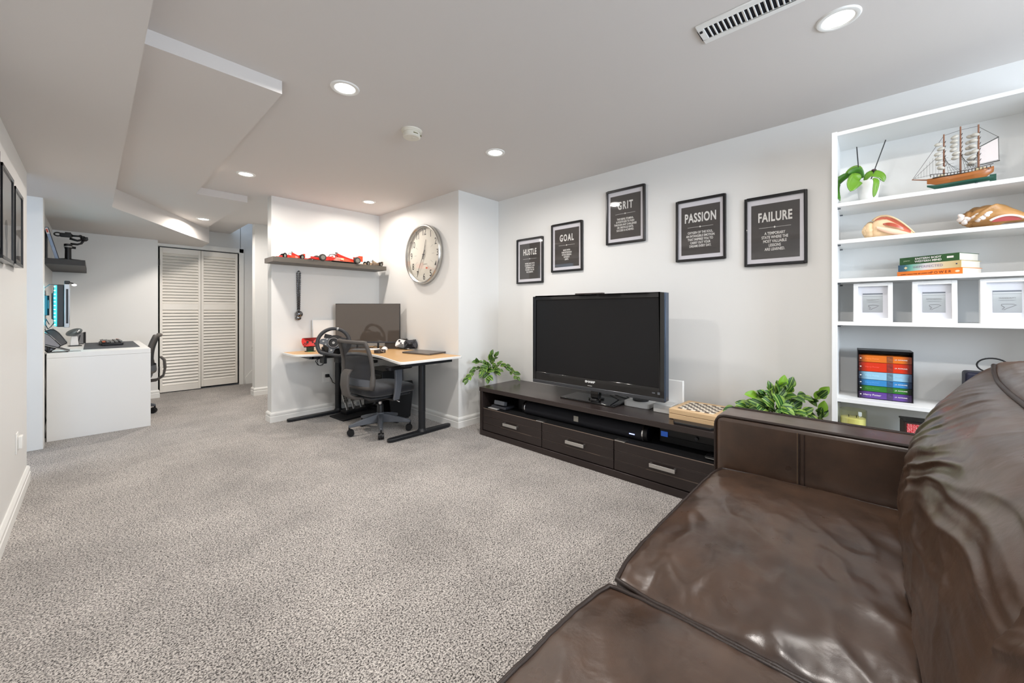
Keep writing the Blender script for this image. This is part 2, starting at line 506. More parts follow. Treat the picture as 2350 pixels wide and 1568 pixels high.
# ---------------------------------------------------------------- sofa
def leather(name='brown_leather', crease=.30, cs=13):
    m = bpy.data.materials.new(name); m.use_nodes = True
    nt = m.node_tree; N = nt.nodes; L = nt.links; b = N['Principled BSDF']
    b.inputs['Roughness'].default_value = .36
    b.inputs['Specular IOR Level'].default_value = .65; b.inputs['Coat Weight'].default_value = .25; b.inputs['Coat Roughness'].default_value = .30
    tc = N.new('ShaderNodeTexCoord')
    n1 = N.new('ShaderNodeTexNoise'); n1.inputs['Scale'].default_value = 5; n1.inputs['Detail'].default_value = 6; n1.inputs['Roughness'].default_value = .6
    L.new(tc.outputs['Object'], n1.inputs['Vector'])
    cr = N.new('ShaderNodeValToRGB'); e = cr.color_ramp.elements
    e[0].position = .3; e[0].color = srgb(44, 30, 21); e[1].position = .72; e[1].color = srgb(78, 57, 43)
    L.new(n1.outputs['Fac'], cr.inputs[0]); L.new(cr.outputs[0], b.inputs['Base Color'])
    mr = N.new('ShaderNodeMapRange'); mr.inputs['To Min'].default_value = .22; mr.inputs['To Max'].default_value = .40
    n3 = N.new('ShaderNodeTexNoise'); n3.inputs['Scale'].default_value = 14; n3.inputs['Detail'].default_value = 3
    L.new(tc.outputs['Object'], n3.inputs['Vector']); L.new(n3.outputs['Fac'], mr.inputs['Value']); L.new(mr.outputs[0], b.inputs['Roughness'])
    # grain and creases
    v = N.new('ShaderNodeTexNoise'); v.inputs['Scale'].default_value = 500; v.inputs['Detail'].default_value = 1
    L.new(tc.outputs['Object'], v.inputs['Vector'])
    n2 = N.new('ShaderNodeTexNoise'); n2.inputs['Scale'].default_value = cs; n2.inputs['Detail'].default_value = 3; n2.inputs['Distortion'].default_value = .3
    L.new(tc.outputs['Object'], n2.inputs['Vector'])
    b1 = N.new('ShaderNodeBump'); b1.inputs['Strength'].default_value = .12; b1.inputs['Distance'].default_value = .001
    L.new(v.outputs['Fac'], b1.inputs['Height'])
    b2 = N.new('ShaderNodeBump'); b2.inputs['Strength'].default_value = crease; b2.inputs['Distance'].default_value = .010
    L.new(n2.outputs['Fac'], b2.inputs['Height']); L.new(b1.outputs[0], b2.inputs['Normal'])
    L.new(b2.outputs[0], b.inputs['Normal'])
    return m
M_lea = leather()
M_leas = leather('brown_leather_taut', .08, 6)
M_pipe = mat('leather_piping', srgb(40, 29, 24), .42, bump=.2, bscale=300)
M_stitch = mat('stitching', srgb(140, 118, 92), .7)

def sm(x, a, b):
    t = max(0, min(1, (x - a) / (b - a))); return t * t * (3 - 2 * t)

sofa = thing('sofa', 'dark brown leather sofa with a square arm, in front of the bookcase', 'sofa', (.95, 0, 0))
SX = .95
def sp(g): return g.move(Matrix.Translation((-SX, 0, 0)))
# frame: base, back, arms
obj('base', sp(G().box(-.26, -.56, .05, 2.15, .50, .215)), M_leas, sofa, bevel=.02, seg=4)
obj('back_frame', sp(G().box(-.26, -.66, .05, 2.15, -.46, .74)), M_leas, sofa, bevel=.04, seg=5)
for x0, x1 in ((1.95, 2.16), (-.27, -.07)):
    a = obj('arm', sp(G().box(x0, -.66, .05, x1, .53, .622)), M_leas, sofa, bevel=.022, seg=5)
    if x0 > 1:
        def pth(x, k=.020):
            pts = []
            y0, y1, z0, z1 = -.45, .530, .30, .622
            pts += [(x, y0, z1)]
            pts += [(x, y1 - .05, z1)]
            for t in range(0, 91, 15):
                pts.append((x, y1 - .045 + .045 * sin(R(t)), z1 - .045 + .045 * cos(R(t))))
            pts += [(x, y1, .45), (x, y1, .06)]
            return pts
        obj('piping', sp(G().tube(pth(1.957), .0062, 8)), M_pipe, a)
        obj('piping', sp(G().tube(pth(2.153), .0062, 8)), M_pipe, a)
        # double seam down the inner face
        ys = .215
        obj('seam', sp(G().tube([(1.9485, ys, .60), (1.9485, ys, .35)], .0028, 6).tube([(1.9485, ys - .016, .60), (1.9485, ys - .016, .35)], .0018, 6)), M_pipe, a)
        g = G()
        for i in range(40):
            z = .365 + i * .006
            g.box(1.9482, ys + .006, z, 1.9492, ys + .0075, z + .004)
        obj('stitching', sp(g), M_stitch, a)

def cushion_top(x0, x1, y0, y1, zedge, crown, seed, zb):
    """puffed seat cushion with soft corners and creases; one closed mesh"""
    g = G()
    nu, nv = 110, 76
    cx, cy, hx, hy = (x0 + x1) / 2, (y0 + y1) / 2, (x1 - x0) / 2, (y1 - y0) / 2
    def shape(u, v):                     # u,v in -1..1 -> rounded rectangle outline
        ru = u; rv = v
        k = .045
        m = max(abs(u), abs(v))
        # round the corners a little and bow the sides
        fx = hx * ru * (1 - k * (abs(rv) ** 6) * .6) ; fy = hy * rv * (1 - k * (abs(ru) ** 6) * 1.3)
        return cx + fx, cy + fy
    def top(a, b):
        u, v = a * 2 - 1, b * 2 - 1
        x, y = shape(u, v)
        c = (1 - abs(u) ** 3.2) * (1 - abs(v) ** 3.0)
        c = max(0, c) ** .55
        z = zedge + crown * c
        e = sm(c, .0, .5)
        p = V((x * 1.0, y * 1.0, seed))
        # long soft creases and dents where people sit
        w = noise.noise(V((x * 3.2 + 1.5 * y, y * 9 - x * 2.0, seed)))
        w2 = noise.noise(V((x * 9 + 3 * y, y * 21 - 5 * x, seed + 3)))
        ridg = 1 - abs(noise.noise(V((x * 5 + 2.2 * y, y * 12 - 3 * x, seed + 9)))) * 2
        q_ = sm(x1 - x, .1 * hx, 1.4 * hx)
        w3 = noise.noise(V((x * 19 + 6 * y, y * 26 - 9 * x, seed + 13)))
        z += e * (.007 * w + (.0012 + .0030 * q_) * w2 + (.002 + .004 * q_) * ridg * abs(ridg) + .0022 * q_ * w3)
        # small gathers along the edges
        ed = 1 - sm(c, .05, .6)
        z += ed * .003 * noise.noise(V((x * 34, y * 34, seed)))
        return (x, y, z)
    g.grid(top, nu, nv)
    # sides
    per = [(i / nu, 0) for i in range(nu)] + [(1, j / nv) for j in range(nv)] + [(1 - i / nu, 1) for i in range(nu)] + [(0, 1 - j / nv) for j in range(nv)]
    ring0 = [top(a, b) for a, b in per]
    rings = [ring0]
    for t in (.25, .5, .75, 1):
        r = []
        for (x, y, z) in ring0:
            o = .014 * sin(pi * t)
            dx, dy = (x - cx) / hx, (y - cy) / hy
            r.append((x + (o * (1 if dx > .97 else -1 if dx < -.97 else 0)), y + (o * (1 if dy > .97 else -1 if dy < -.97 else 0)), z + (zb - z) * t))
        rings.append(r)
    n = len(per)
    vs = [q for r in rings for q in r]
    fs = [(i * n + k, i * n + (k + 1) % n, (i + 1) * n + (k + 1) % n, (i + 1) * n + k) for i in range(len(rings) - 1) for k in range(n)]
    fs.append(tuple((len(rings) - 1) * n + k for k in range(n)))
    g.add(vs, fs)
    pipe = [(x, y, z + .002) for x, y, z in ring0[::2]]
    return g, pipe
for nm, x0, x1, seed in (('seat_cushion', .928, 1.944, 2.3), ('seat_cushion', -.065, .914, 7.7)):
    g, pipe = cushion_top(x0, x1, -.20, .515, .386 if seed < 3 else .390, .046 if seed < 3 else .04, seed, .222)
    c = obj('seat_cushion', sp(g), M_lea, sofa, smooth=True)
    obj('piping', sp(G().tube(pipe, .0068, 8, closed=True)), M_pipe, c, smooth=True)

# back cushions
PROF = [(-.095, .372), (-.074, .43), (-.073, .50), (-.088, .60), (-.118, .70), (-.160, .785), (-.205, .845), (-.245, .885), (-.272, .905)]
def prof(v):
    t = v * (len(PROF) - 1); i = min(int(t), len(PROF) - 2); f = t - i
    a, b = V(PROF[i]), V(PROF[i + 1])
    p0 = V(PROF[max(i - 1, 0)]); p3 = V(PROF[min(i + 2, len(PROF) - 1)])
    return .5 * ((2 * a) + (b - p0) * f + (2 * p0 - 5 * a + 4 * b - p3) * f * f + (3 * a - p0 - 3 * b + p3) * f ** 3)
def back_cushion(xr, xl, seed, extra=0):
    wd = xr - xl
    def seam(u):
        ear = max(0, 1 - u / .10) ** 1.5 + max(0, 1 - (1 - u) / .10) ** 1.5
        dip = sin(pi * u) ** .5
        return (-.268 + .010 * dip + .0 * ear, .905 - .038 * dip + .020 * ear)
    def front(a, b):
        u, v = a, b
        p = prof(v)
        y, z = p[0], p[1]
        sy, sz = seam(u)
        k = sm(v, .45, 1)
        y += (sy - PROF[-1][0]) * k; z += (sz - PROF[-1][1]) * k
        puff = (max(0, sin(pi * min(1, max(0, u * .985 + .0075)))) ** .45) * (max(0, sin(pi * (v * .93 + .05))) ** .7)
        rim = (1 - puff)
        y += .035 * (puff - .55)
        x = xr - wd * u
        # folds: irregular ridges sweeping up towards the near side
        a_ = u * wd
        q_ = (z - .38) - .80 * a_ + .42 * a_ * a_ + .035 * noise.noise(V((u * 4, v * 4, seed + 4)))
        p_ = a_ + .5 * z
        def rg(f, l, o):
            return 1 - math.sqrt(noise.noise(V((q_ * f, p_ * l, seed + o))) ** 2 + .006) * 2.2
        fold = max(0, rg(19, 1.3, 1)) ** 1.7 + .28 * max(0, rg(36, 2.0, 5)) ** 1.7
        amp = .0120 * (.30 + .70 * sm(v, .30, .5)) * (1 - .75 * sm(v, .84, 1)) * (1 - .25 * sm(u, .4, .95)) * sm(puff, .1, .5)
        n1 = noise.noise(V((u * 7, v * 5 + u * 3, seed + 1)))
        n2 = noise.noise(V((u * 16 + v * 4, v * 12, seed + 2)))
        ridg = 1 - abs(noise.noise(V((u * 6 + v * 3, v * 8 - u * 2, seed + 6)))) * 2
        low = 1 - sm(v, .3, .55)
        y += amp * fold + puff * (.008 * n1 + .002 * n2 + .010 * ridg * abs(ridg) * low) + extra
        return (x, y, z)
    g = G()
    nu, nv = 220, 160
    g.grid(front, nu, nv)
    def gus(a, b):
        x, y, z = front(a, 1)
        t = b * pi * .62
        w_ = .13
        u = a
        pin = 1 - max(0, 1 - u / .12) ** 2 * .55 - max(0, 1 - (1 - u) / .12) ** 2 * .55
        yy = y - (w_ / 2) * (1 - cos(t)) * 1.35
        zz = z + (.050 * pin * sin(min(t, pi / 2)) if t < pi / 2 else .050 * pin * sin(t) )
        return (x, yy, zz + .003 * noise.noise(V((x * 20, b * 5, seed))) * sin(pi * b))
    g.grid(gus, nu, 14)
    # rear and underside close the cushion
    def rear(a, b):
        x, y, z = gus(a, 1)
        return (x, y + (-.40 - y) * min(1, b * 3) , z + (.372 - z) * b)
    g.grid(rear, nu, 6)
    g.grid(lambda a, b: tuple(V(front(a, 0)).lerp(V(rear(a, 1)), b)), nu, 3)
    for a in (0, 1):
        edge = [front(a, j / nv) for j in range(nv + 1)] + [gus(a, j / 14) for j in range(1, 15)] + [rear(a, j / 6) for j in range(1, 7)]
        n = len(edge)
        cpt = (edge[0][0], -.28, .62)
        g.add(edge + [cpt], [(i, (i + 1) % n, n) for i in range(n)])
    pipe = [tuple(V(front(i / nu, 1)) + V((0, .001, .003))) for i in range(0, nu + 1, 4)]
    return g, pipe
for xr, xl, seed in ((1.945, .770, 3.1), (.790, -.065, 8.4)):
    g, pipe = back_cushion(xr, xl, seed)
    c = obj('back_cushion', sp(g), M_lea, sofa, smooth=60)
    obj('piping', sp(G().tube(pipe, .0062, 8)), M_pipe, c, smooth=True)
for x, y in ((-.2, .4), (2.08, .4), (-.2, -.58), (2.08, -.58)):
    obj('leg', sp(G().box(x - .03, y - .03, 0, x + .03, y + .03, .052)), M_black, sofa, bevel=.004)

# ---------------------------------------------------------------- media console
M_esp = mat('espresso_wood', srgb(50, 42, 40), .27, var=.25, vscale=6, stretch=(8, 1, 30), spec=.5)
M_esp2 = mat('espresso_drawer', srgb(46, 38, 36), .42, var=.3, vscale=6, stretch=(8, 1, 30))
M_scuff = mat('scuffed_edge', srgb(128, 112, 100), .6)
M_scuff2 = mat('scuffed_groove', srgb(96, 84, 76), .6, var=.5, vscale=16)
CX0, CX1, CY0, CY1, CZ = 2.34, 2.838, .56, 2.56, .425
con = thing('media_console', 'long low espresso wood media console with three drawers under the television', 'tv stand', (CX0, (CY0 + CY1) / 2, 0))
def cg(name, g, m, parent=None, **k):
    g.move(Matrix.Translation((-CX0, -(CY0 + CY1) / 2, 0)))
    return obj(name, g, m, parent or con, **k)
cg('top_board', G().box(CX0 - .004, CY0 - .004, CZ - .036, CX1, CY1 + .004, CZ), M_esp, bevel=.0022)
for y in (CY0, CY1 - .032):
    cg('side_panel', G().box(CX0, y, .046, CX1, y + .032, CZ - .036), M_esp, bevel=.002)
cg('plinth', G().box(CX0, CY0, .0, CX1, CY1, .046), M_esp, bevel=.002)
cg('back_panel', G().box(CX1 - .012, CY0 + .03, .046, CX1 - .001, CY1 - .03, CZ - .036), M_blackm)
cg('inner_shelf', G().box(CX0 + .03, CY0 + .03, .232, CX1 - .012, CY1 - .03, .246), M_blackm)
for y in (1.861, 1.253):
    cg('divider', G().box(CX0 + .03, y - .008, .046, CX1 - .012, y + .008, .232), M_blackm)
ydiv = [CY1 - .035, 1.861, 1.253, CY0 + .035]
hy = [2.18, 1.55, .925]
for i in range(3):
    ya, yb = ydiv[i + 1] + .003, ydiv[i] - .003
    dr = cg('drawer', G().box(CX0 + .022, ya, .052, CX0 + .40, yb, .225), M_blackm)
    for k in range(3):
        z0 = .052 + k * .064
        cg('drawer_slat', G().box(CX0 + .004, ya, z0, CX0 + .022, yb, z0 + .0605), M_esp2, dr, bevel=.0016)
        if k: cg('worn_edge', G().box(CX0 + .0040, ya + .004, z0 - .0004, CX0 + .0052, yb - .004, z0 + .0012), M_scuff2, dr)
    cg('worn_edge', G().box(CX0 + .0036, ya, .2412, CX0 + .012, yb, .2424).box(CX0 + .0035, ya + .1, .1125, CX0 + .0045, yb - .22, .1140), M_scuff, dr)
    h = hy[i]
    cg('handle', G().box(CX0 - .022, h - .078, .142, CX0 - .014, h + .078, .165).box(CX0 - .016, h - .078, .148, CX0 + .005, h - .066, .165).box(CX0 - .016, h + .066, .148, CX0 + .005, h + .078, .165), M_brush, dr, bevel=.001)
for y in (1.88, 1.21):
    cg('hinge_strip', G().box(CX0 + .002, y - .036, .2435, CX0 + .05, y + .036, .2495), M_brush)

# soundbar and boxes in the open bay
sb = thing('soundbar', 'long black fabric soundbar with silver end rings inside the console', 'soundbar', (2.46, 1.59, .2475))
M_mesh = mat('speaker_cloth', srgb(24, 25, 32), .8, bump=.4, bscale=900)
obj('body', G().tube([(0, -.50, .052), (0, .50, .052)], .052, 32), M_mesh, sb, smooth=40)
for y in (-.5025, .5025):
    obj('end_ring', G().tube([(0, y - .004, .052), (0, y + .004, .052)], .0535, 32), M_chrome, sb, smooth=40)
    obj('end_cap', G().tube([(0, y - .03 if y < 0 else y + .004, .052), (0, y - .004 if y < 0 else y + .03, .052)], .049, 32), M_black, sb, smooth=40)
obj('badge', G().box(-.0535, -.018, .040, -.050, .022, .080), mat('badge_silver', srgb(158, 156, 148), .4, metal=.3), sb, bevel=.001)
obj('status_light', G().box(-.053, -.452, .040, -.0485, -.415, .0455), mat('status_blue', srgb(160, 170, 255), .4, emit=(.35, .45, 1, 1), estr=2.5), sb)
rt = thing('router', 'small grey box lying at the left end of the console bay', 'router', (2.44, 2.37, .2475))
obj('case', G().box(-.06, -.085, .006, .06, .085, .028), M_dgrey, rt, bevel=.004)
obj('front_plate', G().box(-.07, -.07, .028, -.03, .05, .062).move(rot('Y', 12)), M_grey, rt, bevel=.003)
obj('foot', G().box(-.085, -.01, 0, -.02, .10, .007), M_silver, rt, bevel=.001)
gb = thing('cable_box', 'black set-top box standing behind the grey box with two white status lights', 'set-top box', (2.62, 2.20, .2475))
obj('case', G().box(-.1, -.05, 0, .08, .06, .09), M_black, gb, bevel=.004)
obj('status_light', G().cyl((-.102, -.02, .062), (-.099, -.02, .062), .006, n=12).cyl((-.102, -.02, .046), (-.099, -.02, .046), .004, n=12), mat('status_white', (1, 1, 1, 1), .4, emit=(1, 1, 1, 1), estr=1.5), gb)
av = thing('media_receiver', 'black receiver with a small blue display in the right end of the console bay', 'receiver', (2.62, .80, .2475))
obj('case', G().box(-.12, -.19, .008, .14, .21, .10), M_black, av, bevel=.004)
obj('face_plate', G().box(-.126, -.18, .012, -.119, .20, .052), M_blackm, av, bevel=.001)
obj('display', G().box(-.1275, .155, .046, -.125, .198, .078), mat('display_blue', srgb(20, 40, 110), .3, emit=(.03, .13, .55, 1), estr=.35), av)
obj('knob', G().cyl((-.122, -.02, .075), (-.134, -.02, .075), .010, n=16), M_dgrey, av)
for y in (-.17, .19):
    obj('foot', G().cyl((-.08, y, 0), (-.08, y, .009), .014, n=14), M_black, av)
mp_ = thing('media_player', 'slim black media player with a light edge strip at the right of the console bay', 'media player', (2.44, .655, .2475))
obj('case', G().box(-.05, -.05, .002, .05, .05, .020), M_black, mp_, bevel=.003)
obj('edge_strip', G().box(-.052, -.045, .009, -.050, .045, .012), M_silver, mp_)

# ---------------------------------------------------------------- television
TV = thing('television', 'large black flat television on a glass foot standing on the console', 'television', (2.58, 1.527, CZ))
def tg(name, g, m, parent=None, **k):
    g.move(Matrix.Translation((-2.58, -1.527, -CZ)))
    return obj(name, g, m, parent or TV, **k)
ty0, ty1, tz0, tz1, tx = .972, 2.082, .514, 1.22, 2.50
g = G()
g.box(tx, ty0, tz0, tx + .045, ty0 + .040, tz1).box(tx, ty1 - .032, tz0, tx + .045, ty1, tz1)
g.box(tx, ty0 + .040, tz1 - .032, tx + .045, ty1 - .032, tz1).box(tx, ty0 + .040, tz0, tx + .045, ty1 - .032, tz0 + .085)
bz = tg('bezel', g, M_gloss, bevel=.005, seg=3)
tg('rear_shell', G().box(tx + .02, ty0 + .01, tz0 + .02, tx + .085, ty1 - .01, tz1 - .01).box(tx + .085, ty0 + .2, tz0 + .1, tx + .12, ty1 - .2, tz1 - .12), M_blackm, bevel=.012)
M_scr = mat('screen_matte', srgb(20, 20, 22), .28, spec=.35)
tg('screen', G().box(tx + .006, ty0 + .038, tz0 + .083, tx + .02, ty1 - .030, tz1 - .030), M_scr)
tg('trim_strip', G().box(tx - .003, ty0 + .004, tz0 - .006, tx + .03, ty1 - .004, tz0 + .020), mat('graphite_metal', (.09, .095, .105, 1), .3, metal=.8), bevel=.003)
tg('side_trim', G().box(tx - .002, ty0 - .003, tz0 + .0, tx + .05, ty0 + .008, tz1), mat('smoke_blue_edge', srgb(70, 84, 104), .2, metal=.5), bevel=.002)
text('lettering', 'SHARP', .021, mat('logo_white', srgb(222, 222, 220), .4, emit=(1, 1, 1, 1), estr=.1), bz, frame_axes((tx - .0008 - 2.58, 1.53 - 1.527, tz0 + .060 - CZ), (0, -1, 0), (0, 0, 1)), sx=1.35, bold=.0008)
tg('sensor', G().box(tx - .004, 1.512, tz0 + .030, tx, 1.548, tz0 + .034), M_silver, bz)
tg('badge', G().box(tx - .0006, 1.04, tz0 + .044, tx, 1.06, tz0 + .052).box(tx - .0006, 1.008, tz0 + .040, tx, 1.024, tz0 + .056), M_grey, bz)
tg('neck', G().box(2.555, 1.49, CZ + .02, 2.60, 1.56, tz0 + .05), M_gloss, bevel=.006)
tg('neck_collar', G().lathe([(.03, 0), (.062, 0), (.06, .012), (.05, .016)], 30, c=(2.58, 1.525, CZ + .012)), M_gloss, smooth=35)
tg('foot', G().box(2.462, 1.315, CZ, 2.70, 1.775, CZ + .012), M_gloss, bevel=.004)
cam_ = thing('webcam_bar', 'slim dark camera bar resting on the top edge of the television', 'camera bar', (tx + .018, 1.545, tz1 + .001))
obj('bar', G().box(-.018, -.118, .004, .018, .118, .013), mat('bar_bronze', srgb(64, 56, 54), .4), cam_, bevel=.003)
obj('clip', G().box(-.025, -.03, 0, .025, .03, .004), M_black, cam_)

# boxes beside the television
wr = thing('white_modem', 'white L-shaped modem box standing behind the television corner', 'modem', (2.64, 1.0, CZ))
obj('tower', G().box(.04, -.075, 0, .065, .085, .205), M_white, wr, bevel=.003)
obj('base_box', G().box(-.085, -.045, 0, .045, .075, .055), mat('pale_grey', srgb(205, 205, 203), .5), wr, bevel=.003)
mm = thing('white_mini_box', 'flat white rounded set-top box between television foot and modem', 'set-top box', (2.66, 1.21, CZ))
def rrect(x0, y0, x1, y1, r, n=6):
    P = []
    for cx_, cy_, a0 in ((x1 - r, y1 - r, 0), (x0 + r, y1 - r, 90), (x0 + r, y0 + r, 180), (x1 - r, y0 + r, 270)):
        for k in range(n + 1):
            a = R(a0 + 90 * k / n); P.append((cx_ + r * cos(a), cy_ + r * sin(a)))
    return P
obj('case', G().prism(rrect(-.085, -.095, .085, .095, .03), 0, .036), M_white, mm, bevel=.004)
obj('disc', G().lathe([(.055, .036), (.055, .047), (.05, .050)], 30), M_black, mm, smooth=35)
cb = G()
cb.tube([(2.60, 1.42, CZ + .05), (2.66, 1.38, CZ + .012), (2.72, 1.34, CZ + .006), (2.70, 1.29, CZ + .02), (2.64, 1.32, CZ + .035), (2.60, 1.38, CZ + .06)], .0035, 6)
cb.tube([(2.62, 1.45, CZ + .07), (2.70, 1.39, CZ + .05), (2.76, 1.33, CZ + .012), (2.74, 1.28, CZ + .006)], .003, 6)
solo('cable_bundle', cb, M_black, 'thin black cables trailing behind the television foot', 'cable')

# chess box
chs = thing('chess_box', 'light wooden box with a chessboard lid at the right end of the console', 'chess set', (2.605, .785, CZ))
M_birch = mat('birch_wood', srgb(214, 182, 140), .5, var=.12, vscale=5, stretch=(30, 2, 30), bump=.1, bscale=60)
M_sq = mat('walnut_square', srgb(72, 58, 50), .5)
M_sq2 = mat('maple_square', srgb(238, 228, 210), .5)
a_ = R(-3)
hw, hl = .155, .141
lid0 = obj('lower_tray', G().box(-hw, -hl, .003, hw, hl, .034), M_birch, chs, bevel=.002)
lid = obj('lid', G().box(-hw, -hl, .036, hw, hl, .064), M_birch, chs, bevel=.002)
for i in range(8):
    for j in range(8):
        s_ = .0265
        x, y = (i - 4) * s_ * 1.05, (j - 4) * s_
        obj('square', G().box(x, y, .0636, x + s_ * 1.05, y + s_, .0645), M_sq if (i + j) % 2 else M_sq2, lid)
chs.rotation_euler.z = a_
tr = solo('remote_tray', G().prism([(-.10, -.035), (.10, -.035), (.13, .035), (-.13, .035)], 0, .014).move(rot('Z', -90)), M_black, 'black flat tray lying in front of the chess box', 'tray', (2.392, .765, CZ), bevel=.003)

# ---------------------------------------------------------------- wall posters
M_frame = mat('black_frame', srgb(16, 16, 18), .3, coat=.3)
M_matb = mat('mat_board', srgb(222, 220, 226), .7)
M_print = mat('print_charcoal', srgb(58, 53, 51), .6)
M_ink = mat('print_white', srgb(232, 230, 226), .7)
def glass_mat(name='picture_glass'):
    """thin clear pane: the same reflection from either face"""
    m = bpy.data.materials.new(name); m.use_nodes = True
    nt = m.node_tree; N = nt.nodes; L = nt.links
    N.remove(N['Principled BSDF'])
    gl = N.new('ShaderNodeBsdfGlossy'); gl.inputs['Roughness'].default_value = .03
    tr_ = N.new('ShaderNodeBsdfTransparent')
    lw = N.new('ShaderNodeLayerWeight'); lw.inputs[0].default_value = .5
    p = N.new('ShaderNodeMath'); p.operation = 'POWER'; p.inputs[1].default_value = 5; L.new(lw.outputs['Facing'], p.inputs[0])
    a = N.new('ShaderNodeMath'); a.operation = 'MULTIPLY_ADD'; a.inputs[1].default_value = .9; a.inputs[2].default_value = .09; L.new(p.outputs[0], a.inputs[0])
    mx = N.new('ShaderNodeMixShader')
    L.new(a.outputs[0], mx.inputs[0]); L.new(tr_.outputs[0], mx.inputs[1]); L.new(gl.outputs[0], mx.inputs[2])
    L.new(mx.outputs[0], N['Material Output'].inputs['Surface'])
    return m
M_glass = glass_mat()
posters = [
    ('hustle', 2.244, 2.573, 1.367, 1.799, 'HUSTLE', ['WORK HARD WITH', 'CONSISTENCY AND', 'DETERMINATION', 'TO EARN THE LIFE', 'YOU DESERVE.'], .062, .0170),
    ('goal', 1.815, 2.147, 1.451, 1.881, 'GOAL', ['MADE WITH', 'PURE INTENTION', 'OF SUCCEEDING', 'WITHOUT', 'LIMITS.'], .064, .0170),
    ('grit', 1.260, 1.589, 1.635, 2.068, 'GRIT', ['THE DRIVE, STAMINA,', '& FORTITUDE TO PUSH', 'THROUGH ANY CHALLENGE', 'OR OBSTACLE UNTIL', 'SUCCESS IS ACHIEVED.'], .066, .0185),
    ('passion', .706, 1.031, 1.450, 1.880, 'PASSION', ['OXYGEN OF THE SOUL,', 'AN INTANGIBLE EMOTION', 'THAT INSPIRES YOU TO', 'CARRY OUT YOUR', 'DREAMS EVERY DAY.'], .068, .0195),
    ('failure', .275, .599, 1.383, 1.815, 'FAILURE', ['A TEMPORARY', 'STATE WHERE THE', 'MOST VALUABLE', 'LESSONS', 'ARE LEARNED.'], .062, .0205)]
for word, y0, y1, z0, z1, ttl, body, ts, bs in posters:
    yc, zc = (y0 + y1) / 2, (z0 + z1) / 2
    w_, h_ = y1 - y0, z1 - z0
    p = thing('framed_poster', 'black framed dark poster headed %s on the wall above the television' % ttl if word in ('goal', 'grit', 'passion') else
              ('black framed dark poster headed HUSTLE, lowest of the row on the wall' if word == 'hustle' else 'black framed dark poster headed FAILURE, nearest to the white bookcase'),
              'poster', (WR, yc, zc), 0, 'framed word posters on the television wall')
    f = .0155
    g = G()
    g.box(-.022, -w_ / 2, -h_ / 2, -.001, -w_ / 2 + f, h_ / 2).box(-.022, w_ / 2 - f, -h_ / 2, -.001, w_ / 2, h_ / 2)
    g.box(-.022, -w_ / 2 + f, -h_ / 2, -.001, w_ / 2 - f, -h_ / 2 + f).box(-.022, -w_ / 2 + f, h_ / 2 - f, -.001, w_ / 2 - f, h_ / 2)
    obj('frame', g, M_frame, p, bevel=.002)
    obj('mat_board', G().box(-.010, -w_ / 2 + f, -h_ / 2 + f, -.006, w_ / 2 - f, h_ / 2 - f), M_matb, p)
    pw, ph = w_ / 2 - f - .0215, h_ / 2 - f - .031
    pr = obj('print', G().box(-.0112, -pw, -ph - .004, -.0100, pw, ph - .002), M_print, p)
    MM = lambda z, x=-.0116: frame_axes((x, 0, z), (0, -1, 0), (0, 0, 1))
    text('lettering', ttl, ts * 1.28, M_ink, pr, MM(h_ * .19), sx=.56 if len(ttl) > 4 else .58, bold=.0024, depth=.0002, space=1.10 if len(ttl) > 4 else 1.28)
    g = G().box(-.0118, -pw * .66, h_ * .045 - .0008, -.0112, pw * .66, h_ * .045 + .0008)
    g.add([(-.012, 0, h_ * .045 + .007), (-.012, .006, h_ * .045), (-.012, 0, h_ * .045 - .007), (-.012, -.006, h_ * .045)], [(0, 1, 2, 3)])
    obj('divider_line', g, M_ink, pr)
    text('lettering', '\n'.join(body), bs * 1.18, M_ink, pr, MM(-h_ * .155), sx=.66, bold=.0005, depth=.0002, line=1.02)
    obj('glass', G().add([(-.015, -w_ / 2 + f, -h_ / 2 + f), (-.015, w_ / 2 - f, -h_ / 2 + f), (-.015, w_ / 2 - f, h_ / 2 - f), (-.015, -w_ / 2 + f, h_ / 2 - f)], [(0, 1, 2, 3)]), M_glass, p)
# ---------------------------------------------------------------- wall clock
ck = thing('wall_clock', 'large round wall clock with a steel rim beside the corner desk', 'clock', (2.33, 3.386, 1.682))
MC = frame_axes((0, 0, 0), (0, -1, 0), (0, 0, 1))       # clock face plane: x right, y up, z out of the wall
Rc = .305
g = G().lathe([(Rc - .018, .002), (Rc - .002, .002), (Rc, .006), (Rc, .040), (Rc - .006, .048), (Rc - .016, .048), (Rc - .030, .034), (Rc - .031, .014)], 96, M=MC, cap=False)
obj('rim', g, mat('clock_steel', (.60, .59, .56, 1), .26, metal=1, bump=.05, bscale=300), ck, smooth=40)
M_dial = mat('dial_paper', srgb(228, 224, 212), .6)
M_num = mat('dial_black', srgb(34, 30, 30), .6)
M_num2 = mat('dial_grey', srgb(150, 140, 132), .7)
dial = obj('dial', G().lathe([(Rc - .028, .002), (Rc - .028, .012), (0, .012)], 96, M=MC, cap=False), M_dial, ck)
for n in range(1, 13):
    a = R(90 - 30 * n); r = Rc * .755
    text('numeral', str(n), .094, M_num, dial, MC @ Matrix.Translation((r * cos(a), r * sin(a), .0125)), sx=.80, bold=.0004, depth=.0003)
for n in range(1, 13):
    if n in (6, 12, 1, 11, 7): continue
    a = R(90 - 30 * n)
    g = G()
    g.add([(Rc * k * cos(a) - w * sin(a), Rc * k * sin(a) + w * cos(a), .0128) for k, w in ((.44, -.0012), (.58, -.0012), (.58, .0012), (.44, .0012))], [(0, 1, 2, 3)])
    obj('hour_mark', g.move(MC), M_num2, dial)
M_red = mat('tiny_red', srgb(205, 120, 100), .7)
text('lettering', 'QUARTZ', .018, M_num2, dial, MC @ Matrix.Translation((.02, -.10, .0125)), depth=.0003)
